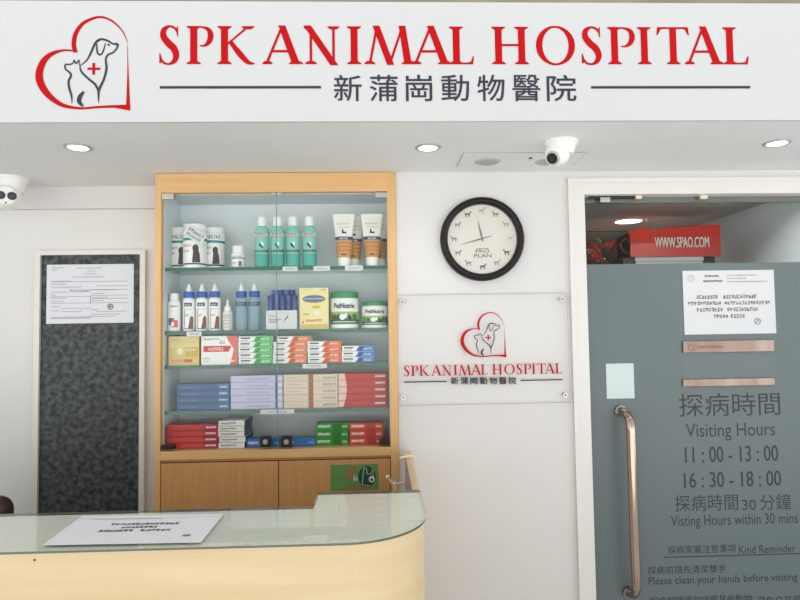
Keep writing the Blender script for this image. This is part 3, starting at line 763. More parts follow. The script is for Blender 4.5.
# white tubs with teal band
def tub(px, Y, h, r, label, tilt_tag=False):
    x = P(px, 245, Y).x; z = SH[1]
    t = empty('supplement_tub', (x, Y, z), label, 'tub', 'white supplement tubs with a dog picture')
    secs = [(z, r * 0.96, r * 0.96), (z + 0.004, r, r), (z + 0.012, r, r), (z + 0.018, r, r), (z + h * 0.62, r, r), (z + h * 0.68, r, r), (z + h * 0.86, r, r), (z + h * 0.875, r * 0.93, r * 0.93)]
    b = B().loft(x, Y, secs, [WH, WH, NAVY, WH, TEAL, WH, WH])
    mp = CYL(x, Y, secs, -70, 70, z + 0.018, z + h * 0.62)
    b.uv(mp, [(0.52, 0.02), (0.8, 0.02), (0.78, 0.4), (0.74, 0.55), (0.74, 0.72), (0.68, 0.82), (0.58, 0.8), (0.53, 0.68), (0.56, 0.5)], BROWN)
    b.glyphs(mp, 0.12, 0.5, 0.72, 0.82, 6, M_GREY, 3); b.glyphs(mp, 0.12, 0.42, 0.5, 0.58, 5, M_GREY, 4)
    mq = CYL(x, Y, secs, -60, 60, z + h * 0.69, z + h * 0.85)
    b.glyphs(mq, 0.1, 0.9, 0.2, 0.75, 7, mat('pack_slate', (84, 96, 112), 0.5), 9)
    b.build('tub_body', t)
    B().loft(x, Y, [(z + h * 0.876, r * 0.97, r * 0.97), (z + h * 0.985, r * 0.97, r * 0.97), (z + h, r * 0.92, r * 0.92)], WH).build('lid', t)
    return t, x, z
tub(181, YB0 + 0.105, 0.166, 0.042, 'white supplement tub half hidden behind the front tub on the top shelf')
tub(195, YB0 + 0.045, 0.168, 0.044, 'white supplement tub standing foremost with a slanted tag on it')
tub(214.5, YB0 + 0.098, 0.164, 0.040, 'white supplement tub next to the tiny pill bottle')
# slanted tag leaning on the tub
c0 = P(195, 235, YB0 - 0.004)
def tagmap(u, v):
    a = math.radians(-33); dx, dz = (u - 0.5) * 0.078, (v - 0.5) * 0.042
    return (c0.x + dx * math.cos(a) - dz * math.sin(a), c0.y - 0.002, c0.z + dx * math.sin(a) + dz * math.cos(a))
b = B(); vs = [tagmap(u, v) for u, v in ((0, 0), (1, 0), (1, 1), (0, 1))]; v2 = [(p[0], p[1] + 0.0015, p[2]) for p in vs]
b.add(vs + v2, [(0, 1, 2, 3), (7, 6, 5, 4), (0, 4, 5, 1), (1, 5, 6, 2), (2, 6, 7, 3), (3, 7, 4, 0)], M_PAPER)
tm = lambda u, v: tuple(Vector(tagmap(u, v)) + Vector((0, -0.0004, 0)))
b.glyphs(tm, 0.08, 0.92, 0.58, 0.86, 7, M_INK, 12); b.glyphs(tm, 0.1, 0.9, 0.15, 0.42, 6, mat('pack_slate', (84, 96, 112)), 13)
tag(b.build('price_tag', origin=c0), 'white tag stuck aslant on the foremost white supplement tub', 'tag')

# pill bottle
x, z = P(238.3, 255, YB0 + 0.04).x, SH[1]; r = 0.0255; Y = YB0 + 0.04
t = empty('pill_bottle', (x, Y, z), 'tiny white pill bottle standing alone on the top glass shelf', 'bottle')
secs = [(z, r * 0.94, r * 0.94), (z + 0.003, r, r), (z + 0.034, r, r), (z + 0.037, r, r), (z + 0.052, r, r), (z + 0.06, r * 0.8, r * 0.8)]
b = B().loft(x, Y, secs, [WH, WH, TEAL, WH, WH]); mp = CYL(x, Y, secs, -70, 70, z + 0.004, z + 0.05)
b.glyphs(mp, 0.15, 0.85, 0.72, 0.9, 6, M_GREY, 5); b.rect(mp, 0.6, 0.78, 0.05, 0.45, mat('pack_brick', (150, 90, 70))); b.glyphs(mp, 0.12, 0.5, 0.2, 0.35, 4, M_GREY, 6); b.build('bottle_body', t)
B().loft(x, Y, [(z + 0.06, r * 0.85, r * 0.85), (z + 0.082, r * 0.85, r * 0.85), (z + 0.085, r * 0.78, r * 0.78)], WH, 28).build('cap', t)

# shampoo bottles
AQUA = mat('pack_aqua', (122, 204, 186), 0.18, coat=0.4); AQUA2 = mat('pack_aqua_dark', (62, 172, 156), 0.18, coat=0.4)
def shampoo(px, Y, label):
    x, z = P(px, 245, Y).x, SH[1]; r = 0.0272
    t = empty('shampoo_bottle', (x, Y, z), label, 'bottle', 'teal shampoo bottles on the top shelf')
    secs = [(z, r * 0.9, r * 0.9), (z + 0.004, r, r), (z + 0.05, r, r), (z + 0.138, r, r), (z + 0.152, r * 0.86, r * 0.86), (z + 0.158, r * 0.55, r * 0.55)]
    b = B().loft(x, Y, secs, [AQUA2, AQUA2, AQUA, AQUA, AQUA])
    mp = CYL(x, Y, secs, -80, 80, z + 0.02, z + 0.138)
    for i in range(6): b.rect(mp, 0.1 + i * 0.135, 0.1 + (i + 1) * 0.135, 0.80, 0.92, mat('pack_mint', (196, 214, 206), 0.4))
    m2 = CYL(x, Y, secs, -80, 80, z + 0.02, z + 0.138, 0.001)
    b.glyphs(m2, 0.25, 0.75, 0.86, 0.91, 6, RED, 2, 0.2); b.glyphs(m2, 0.15, 0.85, 0.795, 0.83, 8, pm('rose', (190, 110, 110)), 3, 0.2)
    b.uv(m2, [(0.42, 0.52), (0.60, 0.42), (0.62, 0.47), (0.5, 0.6), (0.44, 0.6)], BROWN)
    b.uv(m2, [(0.48, 0.60), (0.62, 0.48), (0.64, 0.6), (0.56, 0.64)], WH)
    b.glyphs(m2, 0.08, 0.92, 0.30, 0.38, 8, pm('plum', (104, 72, 84)), 4, 0.24)
    b.build('bottle_body', t)
    B().loft(x, Y, [(z + 0.158, 0.0172, 0.0172), (z + 0.190, 0.0165, 0.0165), (z + 0.194, 0.014, 0.014)], WH, 24).build('cap', t)
for px, Y, l in ((262, YB0 + 0.03, 'teal shampoo bottle with white cap nearest the tiny pill bottle'), (277.6, YB0 + 0.03, 'teal shampoo bottle right behind the seam of the glass doors'),
                 (293, YB0 + 0.03, 'teal shampoo bottle third along from the tiny pill bottle'), (309.5, YB0 + 0.03, 'teal shampoo bottle closest to the cream tubes')):
    shampoo(px, Y, l)

# cream tubes standing on their caps
IV = pm('ivory', (240, 238, 230))
def ctube(px, Y, label, yaw=0):
    x, z = P(px, 245, Y).x, SH[1]
    t = empty('cream_tube', (x, Y, z), label, 'tube', 'cream tubes standing on their caps')
    B().loft(x, Y, [(z, 0.0235, 0.0235), (z + 0.03, 0.0245, 0.0245), (z + 0.034, 0.024, 0.024)], WH, 24).build('cap', t)
    q = []
    for f in [i / 14 for i in range(15)]:
        q.append((z + 0.034 + 0.16 * f, 0.0265 + 0.0145 * f, 0.0255 * (1 - f ** 1.3) + 0.0012))
    mts = [TAN] * 6 + [NAVY] * 1 + [IV] * 7
    b = B().loft(x, Y, q, mts, 28)
    zt = q[-1][0]; b.box(x - 0.041, x + 0.041, Y - 0.0012, Y + 0.0012, zt - 0.001, zt + 0.010, IV)
    mp = CYL(x, Y, q, -70, 70, z + 0.034, zt, 0.0008)
    b.glyphs(mp, 0.2, 0.75, 0.80, 0.84, 9, pm('khaki', (180, 176, 160)), 3); b.glyphs(mp, 0.25, 0.8, 0.72, 0.75, 9, pm('khaki', (180, 176, 160)), 4)
    b.uv(mp, [(0.42, 0.58), (0.62, 0.58), (0.62, 0.62), (0.5, 0.62), (0.46, 0.70), (0.42, 0.68)], BROWN); b.rect(mp, 0.1, 0.9, 0.51, 0.515, M_GREY, 5)
    b.glyphs(mp, 0.3, 0.7, 0.445, 0.475, 6, WH, 5, 0.2)
    for v in (0.16, 0.25, 0.34): b.rect(mp, 0.12, 0.88, v, v + 0.025, pm('caramel', (184, 120, 66)), 6)
    b.rect(mp, 0.36, 0.64, 0.05, 0.08, BROWN, 2)
    b.build('tube_body', t)
ctube(344, YB0 + 0.032, 'cream tube in front, beside the last teal bottle')
ctube(372, YB0 + 0.032, 'cream tube in front, beside the cabinet side panel')
ctube(353.5, YB0 + 0.088, 'cream tube behind the pair, showing through the gap between them')
ctube(378.5, YB0 + 0.088, 'cream tube tucked behind the front tube nearest the cabinet side')

# ---- second shelf
z = SH[2]
Y = YB0 + 0.035; x = P(174.5, 312, Y).x; r = 0.0235
t = empty('lotion_bottle', (x, Y, z), 'squat white bottle with a blue and red patch beside the cabinet side panel', 'bottle')
secs = [(z, r * 0.92, r * 0.9), (z + 0.004, r, r * 0.95), (z + 0.108, r, r * 0.95), (z + 0.116, r * 0.8, r * 0.8), (z + 0.119, r * 0.6, r * 0.6)]
b = B().loft(x, Y, secs, WH); mp = CYL(x, Y, secs, -72, 72, z + 0.004, z + 0.108)
b.glyphs(mp, 0.3, 0.8, 0.84, 0.9, 6, M_INK, 4); b.rect(mp, 0.22, 0.6, 0.18, 0.44, mat('pack_slateblue', (84, 106, 146)), 4); b.rect(CYL(x, Y, secs, -72, 72, z + 0.004, z + 0.108, 0.001), 0.45, 0.82, 0.10, 0.36, mat('pack_coral', (222, 92, 98)), 4); b.ell(CYL(x, Y, secs, -72, 72, z + 0.004, z + 0.108, 0.0014), 0.52, 0.22, 0.1, 0.08, WH)
b.build('bottle_body', t)
B().loft(x, Y, [(z + 0.119, 0.0175, 0.0175), (z + 0.141, 0.0175, 0.0175), (z + 0.144, 0.015, 0.015)], WH, 24).build('cap', t)

def nozzle(px, Y, label, kind):
    x = P(px, 312, Y).x; r = 0.0228
    t = empty('cleaner_bottle', (x, Y, z), label, 'bottle', 'white nozzle bottles with blue collars' if kind == 0 else 'clear blue nozzle bottles')
    body = WH if kind == 0 else translucent('pack_clearblue', (176, 204, 214), 0.55)
    secs = [(z, r * 0.92, r * 0.9), (z + 0.004, r, r * 0.9), (z + 0.118, r, r * 0.9), (z + 0.126, r * 0.75, r * 0.75)]
    b = B().loft(x, Y, secs, body); mp = CYL(x, Y, secs, -72, 72, z + 0.004, z + 0.118, 0.0008)
    if kind == 0:
        b.rect(mp, 0.28, 0.78, 0.78, 0.90, mat('pack_inkblue', (50, 56, 88)), 4); b.glyphs(CYL(x, Y, secs, -72, 72, z + 0.004, z + 0.118, 0.0012), 0.34, 0.7, 0.81, 0.86, 4, WH, 3)
        b.rect(mp, 0.3, 0.8, 0.68, 0.69, M_GREY, 4)
        b.uv(mp, [(0.55, 0.05), (0.9, 0.06), (0.9, 0.4), (0.78, 0.47), (0.66, 0.4), (0.62, 0.24)], mat('pack_setter', (128, 84, 62))); b.rect(mp, 0.3, 0.34, 0.05, 0.7, M_GREY); b.rect(mp, 0.3, 0.88, 0.03, 0.05, M_INK, 4)
        b.glyphs(mp, 0.35, 0.6, 0.45, 0.52, 5, M_GREY, 8)
    else:
        b.rect(mp, 0.06, 0.94, 0.78, 0.90, mat('pack_inkblue', (50, 56, 88)), 6); b.glyphs(CYL(x, Y, secs, -72, 72, z + 0.004, z + 0.118, 0.0012), 0.2, 0.8, 0.81, 0.87, 6, pm('paleblue', (186, 200, 220)), 3)
        b.rect(mp, 0.2, 0.8, 0.22, 0.24, M_GREY, 4); b.glyphs(mp, 0.2, 0.7, 0.1, 0.16, 6, M_GREY, 6)
    b.build('bottle_body', t)
    zc_ = z + 0.126
    B().loft(x, Y, [(zc_, 0.0205, 0.0205), (zc_ + 0.021, 0.0205, 0.0205), (zc_ + 0.023, 0.018, 0.018)], BLUE, 24).build('collar', t)
    zc_ += 0.023
    B().loft(x, Y, [(zc_, 0.0115, 0.0115), (zc_ + 0.007, 0.0105, 0.0105), (zc_ + 0.024, 0.0045, 0.0045), (zc_ + 0.03, 0.0035, 0.0035)], WH, 16).build('nozzle', t)
for px, l in ((189, 'white nozzle bottle with blue collar next to the squat white bottle'), (202, 'white nozzle bottle with blue collar in the middle of its trio'), (214.8, 'white nozzle bottle with blue collar next to the small dropper bottle')):
    nozzle(px, YB0 + 0.033, l, 0)
for px, l in ((241.5, 'clear blue nozzle bottle beside the small dropper bottle'), (254.5, 'clear blue nozzle bottle beside the bag of blue vials')):
    nozzle(px, YB0 + 0.045, l, 1)
Y = YB0 + 0.03; x = P(227.6, 312, Y).x; r = 0.0182
t = empty('dropper_bottle', (x, Y, z), 'small whitish dropper bottle between the white and the clear blue nozzle bottles', 'bottle')
secs = [(z, r * 0.92, r * 0.92), (z + 0.003, r, r), (z + 0.068, r, r), (z + 0.074, r * 0.7, r * 0.7)]
b = B().loft(x, Y, secs, pm('milky', (222, 228, 222))); mp = CYL(x, Y, secs, -72, 72, z + 0.003, z + 0.068)
for v in (0.3, 0.48, 0.66, 0.8): b.glyphs(mp, 0.15, 0.85, v, v + 0.07, 6, M_GREY, int(v * 100))
b.rect(mp, 0.1, 0.9, 0.1, 0.22, pm('blush', (226, 190, 186)), 4); b.build('bottle_body', t)
B().loft(x, Y, [(z + 0.074, 0.012, 0.012), (z + 0.09, 0.0115, 0.0115), (z + 0.095, 0.006, 0.006), (z + 0.118, 0.0025, 0.0025)], WH, 16).build('nozzle', t)

# bag of blue vials with a white card
x0, x1 = P(266.8, 312, YB0 + 0.02).x, P(297.5, 312, YB0 + 0.02).x
t = empty('vial_pack', ((x0 + x1) / 2, YB0 + 0.05, z), 'pack of clear blue capped vials behind a white card', 'pack')
vb = translucent('pack_vialblue', (84, 112, 168), 0.35); vc = pm('capblue', (44, 62, 128))
n_ = 5
for row in range(2):
    for i in range(n_ - row):
        xx = x0 + 0.013 + (x1 - x0 - 0.026) * (i + 0.5 * row) / (n_ - 1); yy = YB0 + 0.03 + row * 0.024; hh = 0.115 + row * 0.022
        v = B().loft(xx, yy, [(z + 0.002, 0.0105, 0.0105), (z + hh, 0.0108, 0.0108)], vb, 18).build('vial', t)
        B().loft(xx, yy, [(z + hh, 0.0125, 0.0125), (z + hh + 0.014, 0.0125, 0.0125), (z + hh + 0.016, 0.0095, 0.0095)], vc if (i + row) % 2 == 0 else translucent('pack_capblue_clear', (90, 118, 176), 0.3), 18).build('vial_cap', v)
w = RC(266, 310.3, 297, 327.6, YB0 + 0.008); yy = YB0 + 0.008
b = B().box(w[0], w[1], yy, yy + 0.001, w[2], w[3], M_PAPER); mp = XZ(*w, yy - 0.0004)
b.glyphs(mp, 0.08, 0.3, 0.62, 0.7, 5, M_GREY, 2); b.glyphs(mp, 0.08, 0.48, 0.42, 0.5, 10, M_INK, 3); b.glyphs(mp, 0.08, 0.34, 0.28, 0.36, 6, M_INK, 4); b.stroke(mp, [(0.57, 0.34, 0.02), (0.66, 0.55, 0.07), (0.72, 0.72, 0.03)], M_INK, 1, 1.8)
b.box(w[0], w[1], yy, YB0 + 0.018, z, z + 0.0012, pm('tray', (206, 214, 218))).box(w[0], w[1], yy, yy + 0.001, z, w[2], pm('tray', (206, 214, 218)))
b.build('card', t)

# cartons -------------------------------------------------------------
def carton(x0, x1, y0, y1, Yf, depth, name, label, cat, group, base, paint, side=None, zb=None, zt=None):
    w = RC(x0, y0, x1, y1, Yf)
    a, e = w[0], w[1]; zb = w[2] if zb is None else zb; zt = w[3] if zt is None else zt
    b = B()
    v = [(a, Yf, zb), (e, Yf, zb), (e, Yf + depth, zb), (a, Yf + depth, zb), (a, Yf, zt), (e, Yf, zt), (e, Yf + depth, zt), (a, Yf + depth, zt)]
    b.add(v, [(0, 1, 5, 4), (0, 3, 2, 1), (4, 5, 6, 7), (2, 3, 7, 6)], base); b.add(v, [(1, 2, 6, 5), (3, 0, 4, 7)], side or base)
    paint(b, XZ(a, e, zb, zt, Yf - 0.0004), XZ(a, e, zb, zt, Yf - 0.0008), (e - a) / (zt - zb))
    return tag(b.build(name, origin=((a + e) / 2, Yf + depth / 2, zb)), label, cat, group)
def yellow_front(b, m, m2, asp):
    b.ell(m, 0.5, 0.73, 0.40, 0.095, pm('olivegold', (150, 140, 84)), 24); b.ell(m2, 0.5, 0.735, 0.37, 0.075, pm('steelblue', (96, 116, 146)), 24); b.rect(m2, 0.16, 0.84, 0.725, 0.745, pm('paleblue', (186, 200, 220)))
    b.ell(m, 0.58, 0.535, 0.15, 0.035, pm('amber', (224, 180, 72))); b.ell(m, 0.6, 0.39, 0.13, 0.06, pm('petal', (240, 232, 206)))
    b.glyphs(m, 0.12, 0.32, 0.345, 0.385, 4, pm('umber', (140, 104, 74)), 3); b.glyphs(m, 0.2, 0.76, 0.185, 0.235, 11, pm('vermilion', (216, 96, 58)), 4, 0.2); b.ell(m, 0.12, 0.17, 0.035, 0.025, pm('vermilion', (216, 96, 58)))
    b.glyphs(m, 0.12, 0.4, 0.94, 0.96, 7, pm('moss', (150, 160, 110)), 5); b.glyphs(m, 0.72, 0.92, 0.93, 0.96, 5, pm('vermilion', (216, 96, 58)), 6)
    b.rect(m, 0.03, 0.97, 0.03, 0.12, pm('buttery', (214, 190, 104)))
carton(299.5, 328.5, 287.8, 330, YB0 + 0.02, 0.05, 'medicine_carton', 'upright pale yellow carton with a blue oval beside the big green-lidded tub', 'box', None, pm('paleyellow', (236, 224, 164)), yellow_front, zb=SH[2])
def tub2(px0, px1, ytop, Y, label, word):
    a, e = P(px0, 312, Y).x, P(px1, 312, Y).x; x = (a + e) / 2; r = (e - a) / 2 * 0.985; h = P(360, ytop, Y - r).z - z
    t = empty('nutrition_tub', (x, Y, z), label, 'tub', 'white nutrition tubs with green lids')
    secs = [(z, r * 0.95, r * 0.95), (z + 0.004, r, r), (z + h * 0.12, r, r), (z + h * 0.2, r, r), (z + h * 0.25, r, r), (z + h * 0.46, r, r), (z + h * 0.80, r, r), (z + h * 0.83, r * 0.95, r * 0.95)]
    b = B().loft(x, Y, secs, [WH, WH, pm('sage', (96, 128, 96)), DGRN, LGRN, WH, WH], 40)
    mp = CYL(x, Y, secs, -75, 75, z + h * 0.2, z + h * 0.8, 0.0008); m2 = CYL(x, Y, secs, -75, 75, z + h * 0.2, z + h * 0.8, 0.0013)
    b.text(m2, word, M_INK, 0.01, (0.22, 0.80, 0.58, 0.82))
    rnd = random.Random(px0)
    for i in range(16):
        u = 0.05 + 0.058 * i; b.uv(mp, [(u - 0.05, 0.1), (u + 0.05, 0.08), (u + 0.03, 0.2 + 0.22 * rnd.random()), (u - 0.02, 0.28 + 0.1 * rnd.random())], rnd.choice((DGRN, GRN, LGRN, pm('olive', (104, 112, 48)))))
    b.ell(m2, 0.46, 0.20, 0.08, 0.14, WH); b.ell(m2, 0.55, 0.26, 0.03, 0.12, WH); b.ell(m2, 0.66, 0.14, 0.05, 0.12, M_INK)
    b.rect(m2, 0.15, 0.85, -0.03, 0.0, WH, 8)
    b.build('tub_body', t)
    B().loft(x, Y, [(z + h * 0.832, r, r), (z + h * 0.97, r, r), (z + h, r * 0.96, r * 0.96)], mat('lid_green', (50, 142, 92), 0.3), 40).build('lid', t)
tub2(330.5, 358.8, 291.2, YB0 + 0.058, 'big white nutrition tub with green lid beside the yellow carton', 'PetNutrie')
tub2(361.5, 388, 301, YB0 + 0.058, 'shorter white nutrition tub with green lid beside the cabinet side panel', 'PetNutrie')

# ---- third shelf
def gold_front(b, m, m2, asp):
    b.rect(m, 0.02, 0.98, 0.62, 0.98, pm('straw', (222, 206, 140))); b.rect(m, 0.56, 0.97, 0.30, 0.62, pm('mustard', (204, 178, 74))); b.ell(m, 0.38, 0.48, 0.10, 0.12, pm('glare', (238, 230, 196)))
    b.rect(m, 0.06, 0.95, 0.10, 0.22, pm('sandrose', (226, 190, 140))); b.rect(m2, 0.52, 0.78, 0.11, 0.21, pm('vermilion', (216, 96, 58))); b.glyphs(m2, 0.08, 0.5, 0.13, 0.2, 8, pm('vermilion', (216, 96, 58)), 3)
    b.glyphs(m2, 0.1, 0.45, 0.84, 0.9, 8, pm('moss', (150, 160, 110)), 5); b.rect(m2, 0.02, 0.98, 0.79, 0.805, pm('mustard', (204, 178, 74))); b.glyphs(m2, 0.56, 0.9, 0.5, 0.56, 8, WH, 6)
carton(168.5, 199, 336.3, 364.5, YB0 + 0.015, 0.09, 'medicine_carton', 'square gold carton standing on the third shelf beside the cabinet side panel', 'box', None, pm('gold', (214, 196, 118)), gold_front, zb=SH[3], side=pm('mustard', (204, 178, 74)))
def red_front(b, m, m2, asp):
    sal = pm('salmon', (222, 110, 96))
    b.uv(m, [(0.80, 0), (1, 0), (1, 1), (0.70, 1), (0.74, 0.85), (0.9, 0.55), (0.86, 0.3)], sal); b.uv(m2, [(0.06, 0.45), (0.76, 0.45), (0.84, 0.66), (0.06, 0.66)], pm('crimson', (206, 52, 56)))
    b.text(XZ(*(m2(0, 0)[0], m2(1, 0)[0], m2(0, 0)[2], m2(0, 1)[2], m2(0, 0)[1] - 0.0003)), 'SYNOVIAL', pm('petal', (240, 232, 206)), 0.0, (0.2, 0.62, 0.5, 0.62)) if False else b.glyphs(XZ(m2(0, 0)[0], m2(1, 0)[0], m2(0, 0)[2], m2(0, 1)[2], m2(0, 0)[1] - 0.0003), 0.2, 0.62, 0.49, 0.61, 8, pm('petal', (240, 232, 206)), 8)
    b.glyphs(m2, 0.06, 0.5, 0.86, 0.92, 9, M_GREY, 3); b.glyphs(m2, 0.5, 0.66, 0.73, 0.84, 3, M_GREY, 4); b.glyphs(m2, 0.06, 0.24, 0.2, 0.26, 5, M_GREY, 5); b.glyphs(m2, 0.06, 0.2, 0.1, 0.15, 4, M_GREY, 6); b.rect(m2, 0.82, 0.93, 0.11, 0.15, pm('petal', (240, 232, 206)))
carton(201.3, 237.3, 336, 364.5, YB0 + 0.015, 0.08, 'medicine_carton', 'white carton with a red banner and salmon edge beside the gold carton', 'box', None, WH, red_front, zb=SH[3])

ORD = {5: ['lowest', 'second lowest', 'middle', 'second highest', 'topmost'], 4: ['lowest', 'second lowest', 'second highest', 'topmost'], 3: ['lowest', 'middle', 'topmost'], 6: ['lowest', 'second lowest', 'third lowest', 'third highest', 'second highest', 'topmost'], 2: ['lower', 'upper']}
def stack(n, x0, x1, ytop, zb, Yf, depth, name, what, group, base, paint, jit=0.0, side=None, dxs=None, cat='box'):
    zt = P((x0 + x1) / 2, ytop, Yf).z; h = (zt - zb) / n; rnd = random.Random(int(x0))
    for i in range(n):
        j = (rnd.random() - 0.5) * jit + (dxs[i] if dxs else 0)
        carton(x0 + j, x1 + j, ytop + 8, ytop + 16, Yf + rnd.random() * 0.003, depth, name, '%s %s' % (ORD[n][i], what), cat, group, base,
               lambda b, m, m2, asp, i=i: paint(b, m, m2, asp, i), side, zb + h * i + 0.0002, zb + h * (i + 1) - 0.0002)
def wedge(colr, dark):
    def f(b, m, m2, asp, i):
        b.uv(m, [(0.42, 0.06), (1, 0.06), (1, 0.97), (0.52, 0.97)], colr)
        b.uv(m2, [(0.46, 0.06), (0.58, 0.06), (0.68, 0.9), (0.56, 0.9)], dark)
        b.rect(m2, 0.06, 0.34, 0.55, 0.78, M_INK); b.glyphs(m2, 0.06, 0.3, 0.18, 0.36, 8, M_GREY, i)
        b.glyphs(m2, 0.66, 0.92, 0.3, 0.7, 4, WH, i + 3); b.rect(m, 0, 1, 0, 0.06, M_GREY)
    return f
stack(5, 238.6, 272.3, 336.2, SH[3], YB0 + 0.012, 0.09, 'tablet_box', 'white and green tablet box in its stack of five', 'white and green tablet boxes', WH, wedge(pm('leaf', (74, 190, 90)), pm('leafdark', (48, 150, 70))), 0.6)
stack(5, 273.3, 306.5, 336.2, SH[3], YB0 + 0.012, 0.09, 'tablet_box', 'white and orange tablet box in the stack beside the green ones', 'white and orange tablet boxes in a stack of five', WH, wedge(ORG, pm('rust', (200, 80, 30))), 0.6, dxs=[0, 0, 0, 0, 3.5])
stack(4, 307.6, 341.0, 341.2, SH[3], YB0 + 0.012, 0.09, 'tablet_box', 'white and orange tablet box in the stack beside the blue ones', 'white and orange tablet boxes in a stack of four', WH, wedge(pm('deeporange', (236, 100, 26)), pm('rust', (200, 80, 30))), 0.8)
stack(3, 342, 374.5, 345.8, SH[3], YB0 + 0.012, 0.09, 'tablet_box', 'white and blue tablet box in its stack of three', 'white and blue tablet boxes', WH, wedge(pm('azure', (58, 118, 196)), pm('azuredark', (34, 70, 140))), 0.5)

# ---- fourth shelf
def blue_paint(b, m, m2, asp, i):
    b.rect(m, 0.02, 0.98, 0.04, 0.1, pm('bluedark', (40, 62, 100))); b.rect(m, 0.78, 0.98, 0.1, 0.98, pm('bluemid', (74, 122, 170))); b.glyphs(m2, 0.81, 0.96, 0.4, 0.62, 6, WH, i, 0.2); b.rect(m2, 0.05, 0.4, 0.45, 0.6, pm('bluepale', (110, 140, 176)))
stack(4, 177, 229.3, 384, SH[4], YB0 + 0.02, 0.06, 'spot_on_box', 'blue flat medicine box in its stack of four', 'stacked blue boxes', pm('denim', (70, 104, 148)), blue_paint, 0.5)
def lilac_paint(b, m, m2, asp, i):
    b.rect(m, 0.0, 1.0, 0.0, 0.07, pm('lilacdark', (150, 148, 190))); b.rect(m, 0.86, 0.9, 0.07, 1, pm('violet', (66, 62, 112))); b.glyphs(m2, 0.9, 0.99, 0.4, 0.7, 4, WH, i, 0.2)
    b.glyphs(m2, 0.3, 0.75, 0.3, 0.6, 12, pm('lilacink', (170, 160, 206)), i)
stack(5, 230.6, 282.5, 375.5, SH[4], YB0 + 0.02, 0.06, 'spot_on_box', 'lilac flat medicine box in its stack of five', 'stacked lilac boxes', pm('lilac', (200, 200, 226)), lilac_paint, 0.4)
def beige_paint(b, m, m2, asp, i):
    b.rect(m, 0.0, 1.0, 0.0, 0.05, pm('beigedark', (186, 170, 150))); b.rect(m, 0.46, 0.55, 0.02, 1, pm('bronze', (160, 104, 52))); b.glyphs(m2, 0.72, 0.97, 0.3, 0.65, 6, pm('taupe', (150, 134, 120)), i); b.rect(m2, 0.06, 0.3, 0.5, 0.54, pm('taupe', (150, 134, 120)))
stack(5, 283.5, 337.5, 374.3, SH[4], YB0 + 0.02, 0.06, 'spot_on_box', 'beige flat medicine box with a bronze stripe in its stack of five', 'stacked beige boxes', pm('beige', (224, 208, 188)), beige_paint, 0.4)
def crim_paint(b, m, m2, asp, i):
    wv = [0.10, 0.14, 0.165, 0.17, 0.155, 0.13]
    b.uv(m, [(0, 0), (wv[i], 0), (wv[i + 1], 1), (0, 1)], pm('shell', (236, 200, 190))); b.rect(m2, 0.0, 1, 0.0, 0.06, pm('maroon', (130, 26, 22))); b.glyphs(m2, 0.74, 0.94, 0.4, 0.68, 7, WH, i, 0.22); b.rect(m2, 0.3, 0.62, 0.45, 0.6, pm('brightred', (206, 62, 40)))
    b.rect(m2, 0.955, 1.0, 0.06, 1, pm('maroon', (130, 26, 22)))
stack(5, 338.3, 388.0, 373.2, SH[4], YB0 + 0.02, 0.06, 'spot_on_box', 'red flat medicine box in the stack of five beside the cabinet side panel', 'stacked red boxes on the fourth shelf', pm('scarlet', (186, 44, 34)), crim_paint, 0.4)

# ---- cabinet floor
def mag_paint(b, m, m2, asp, i):
    b.rect(m, 0, 1, 0.0, 0.08, pm('winedark', (120, 30, 44))); b.rect(m, 0.12, 0.72, 0.2, 0.85, pm('tomato', (204, 66, 56))); b.rect(m, 0.72, 1, 0.08, 1, pm('wine', (172, 40, 64))); b.glyphs(m2, 0.75, 0.95, 0.38, 0.66, 7, WH, i, 0.22)
stack(4, 166.5, 218.5, 424.8, SH[5], YB0 + 0.0, 0.06, 'spot_on_box', 'magenta red box in the stack of four on the cabinet floor', 'stacked magenta red boxes on the cabinet floor', pm('magenta', (190, 54, 66)), mag_paint, 0.5)
def white_paint(b, m, m2, asp, i):
    b.rect(m, 0, 1, 0.0, 0.08, M_GREY); b.glyphs(m2, 0.08, 0.68, 0.48, 0.7, 12, M_INK, i, 0.18); b.glyphs(m2, 0.08, 0.45, 0.2, 0.32, 8, M_GREY, i + 9)
stack(5, 218.8, 244.8, 420.8, SH[5], YB0 - 0.004, 0.14, 'ampoule_box', 'white small box with navy ends in the stack beside the magenta ones', 'stacked white boxes with navy ends', pm('paper', (232, 232, 226)), white_paint, 1.4, side=pm('navyside', (54, 62, 96)))
def lb_paint(b, m, m2, asp):
    b.rect(m, 0, 1, 0, 0.12, pm('bluedeep', (24, 66, 130))); b.glyphs(m2, 0.05, 0.35, 0.42, 0.7, 8, WH, 3, 0.2); b.glyphs(m2, 0.8, 0.95, 0.42, 0.62, 6, pm('paleblue', (186, 200, 220)), 4)
LB = pm('royal', (44, 112, 186))
carton(246.5, 281, 439, 447, YB0 + 0.004, 0.05, 'ampoule_box', 'flat royal blue box lying beside the white stack on the cabinet floor', 'box', 'flat royal blue boxes', LB, lb_paint, zb=SH[5])
carton(281.6, 315.5, 438.4, 447, YB0 + 0.004, 0.05, 'ampoule_box', 'flat royal blue box lying beside the green stack on the cabinet floor', 'box', 'flat royal blue boxes', LB, lb_paint, zb=SH[5])
def nx(dark):
    def f(b, m, m2, asp, i):
        b.rect(m, 0, 1, 0.0, 0.08, dark); b.glyphs(m2, 0.06, 0.44, 0.42, 0.76, 8, WH, i, 0.18); b.glyphs(m2, 0.8, 0.96, 0.4, 0.66, 5, WH, i + 4); b.rect(m, 0.52, 0.78, 0.1, 0.98, dark)
    return f
stack(3, 316, 348.6, 423.4, SH[5], YB0 + 0.004, 0.06, 'chew_box', 'green flat box in its stack of three on the cabinet floor', 'stacked green boxes', pm('emerald', (34, 142, 46)), nx(pm('emeralddark', (22, 110, 36))), 0.4)
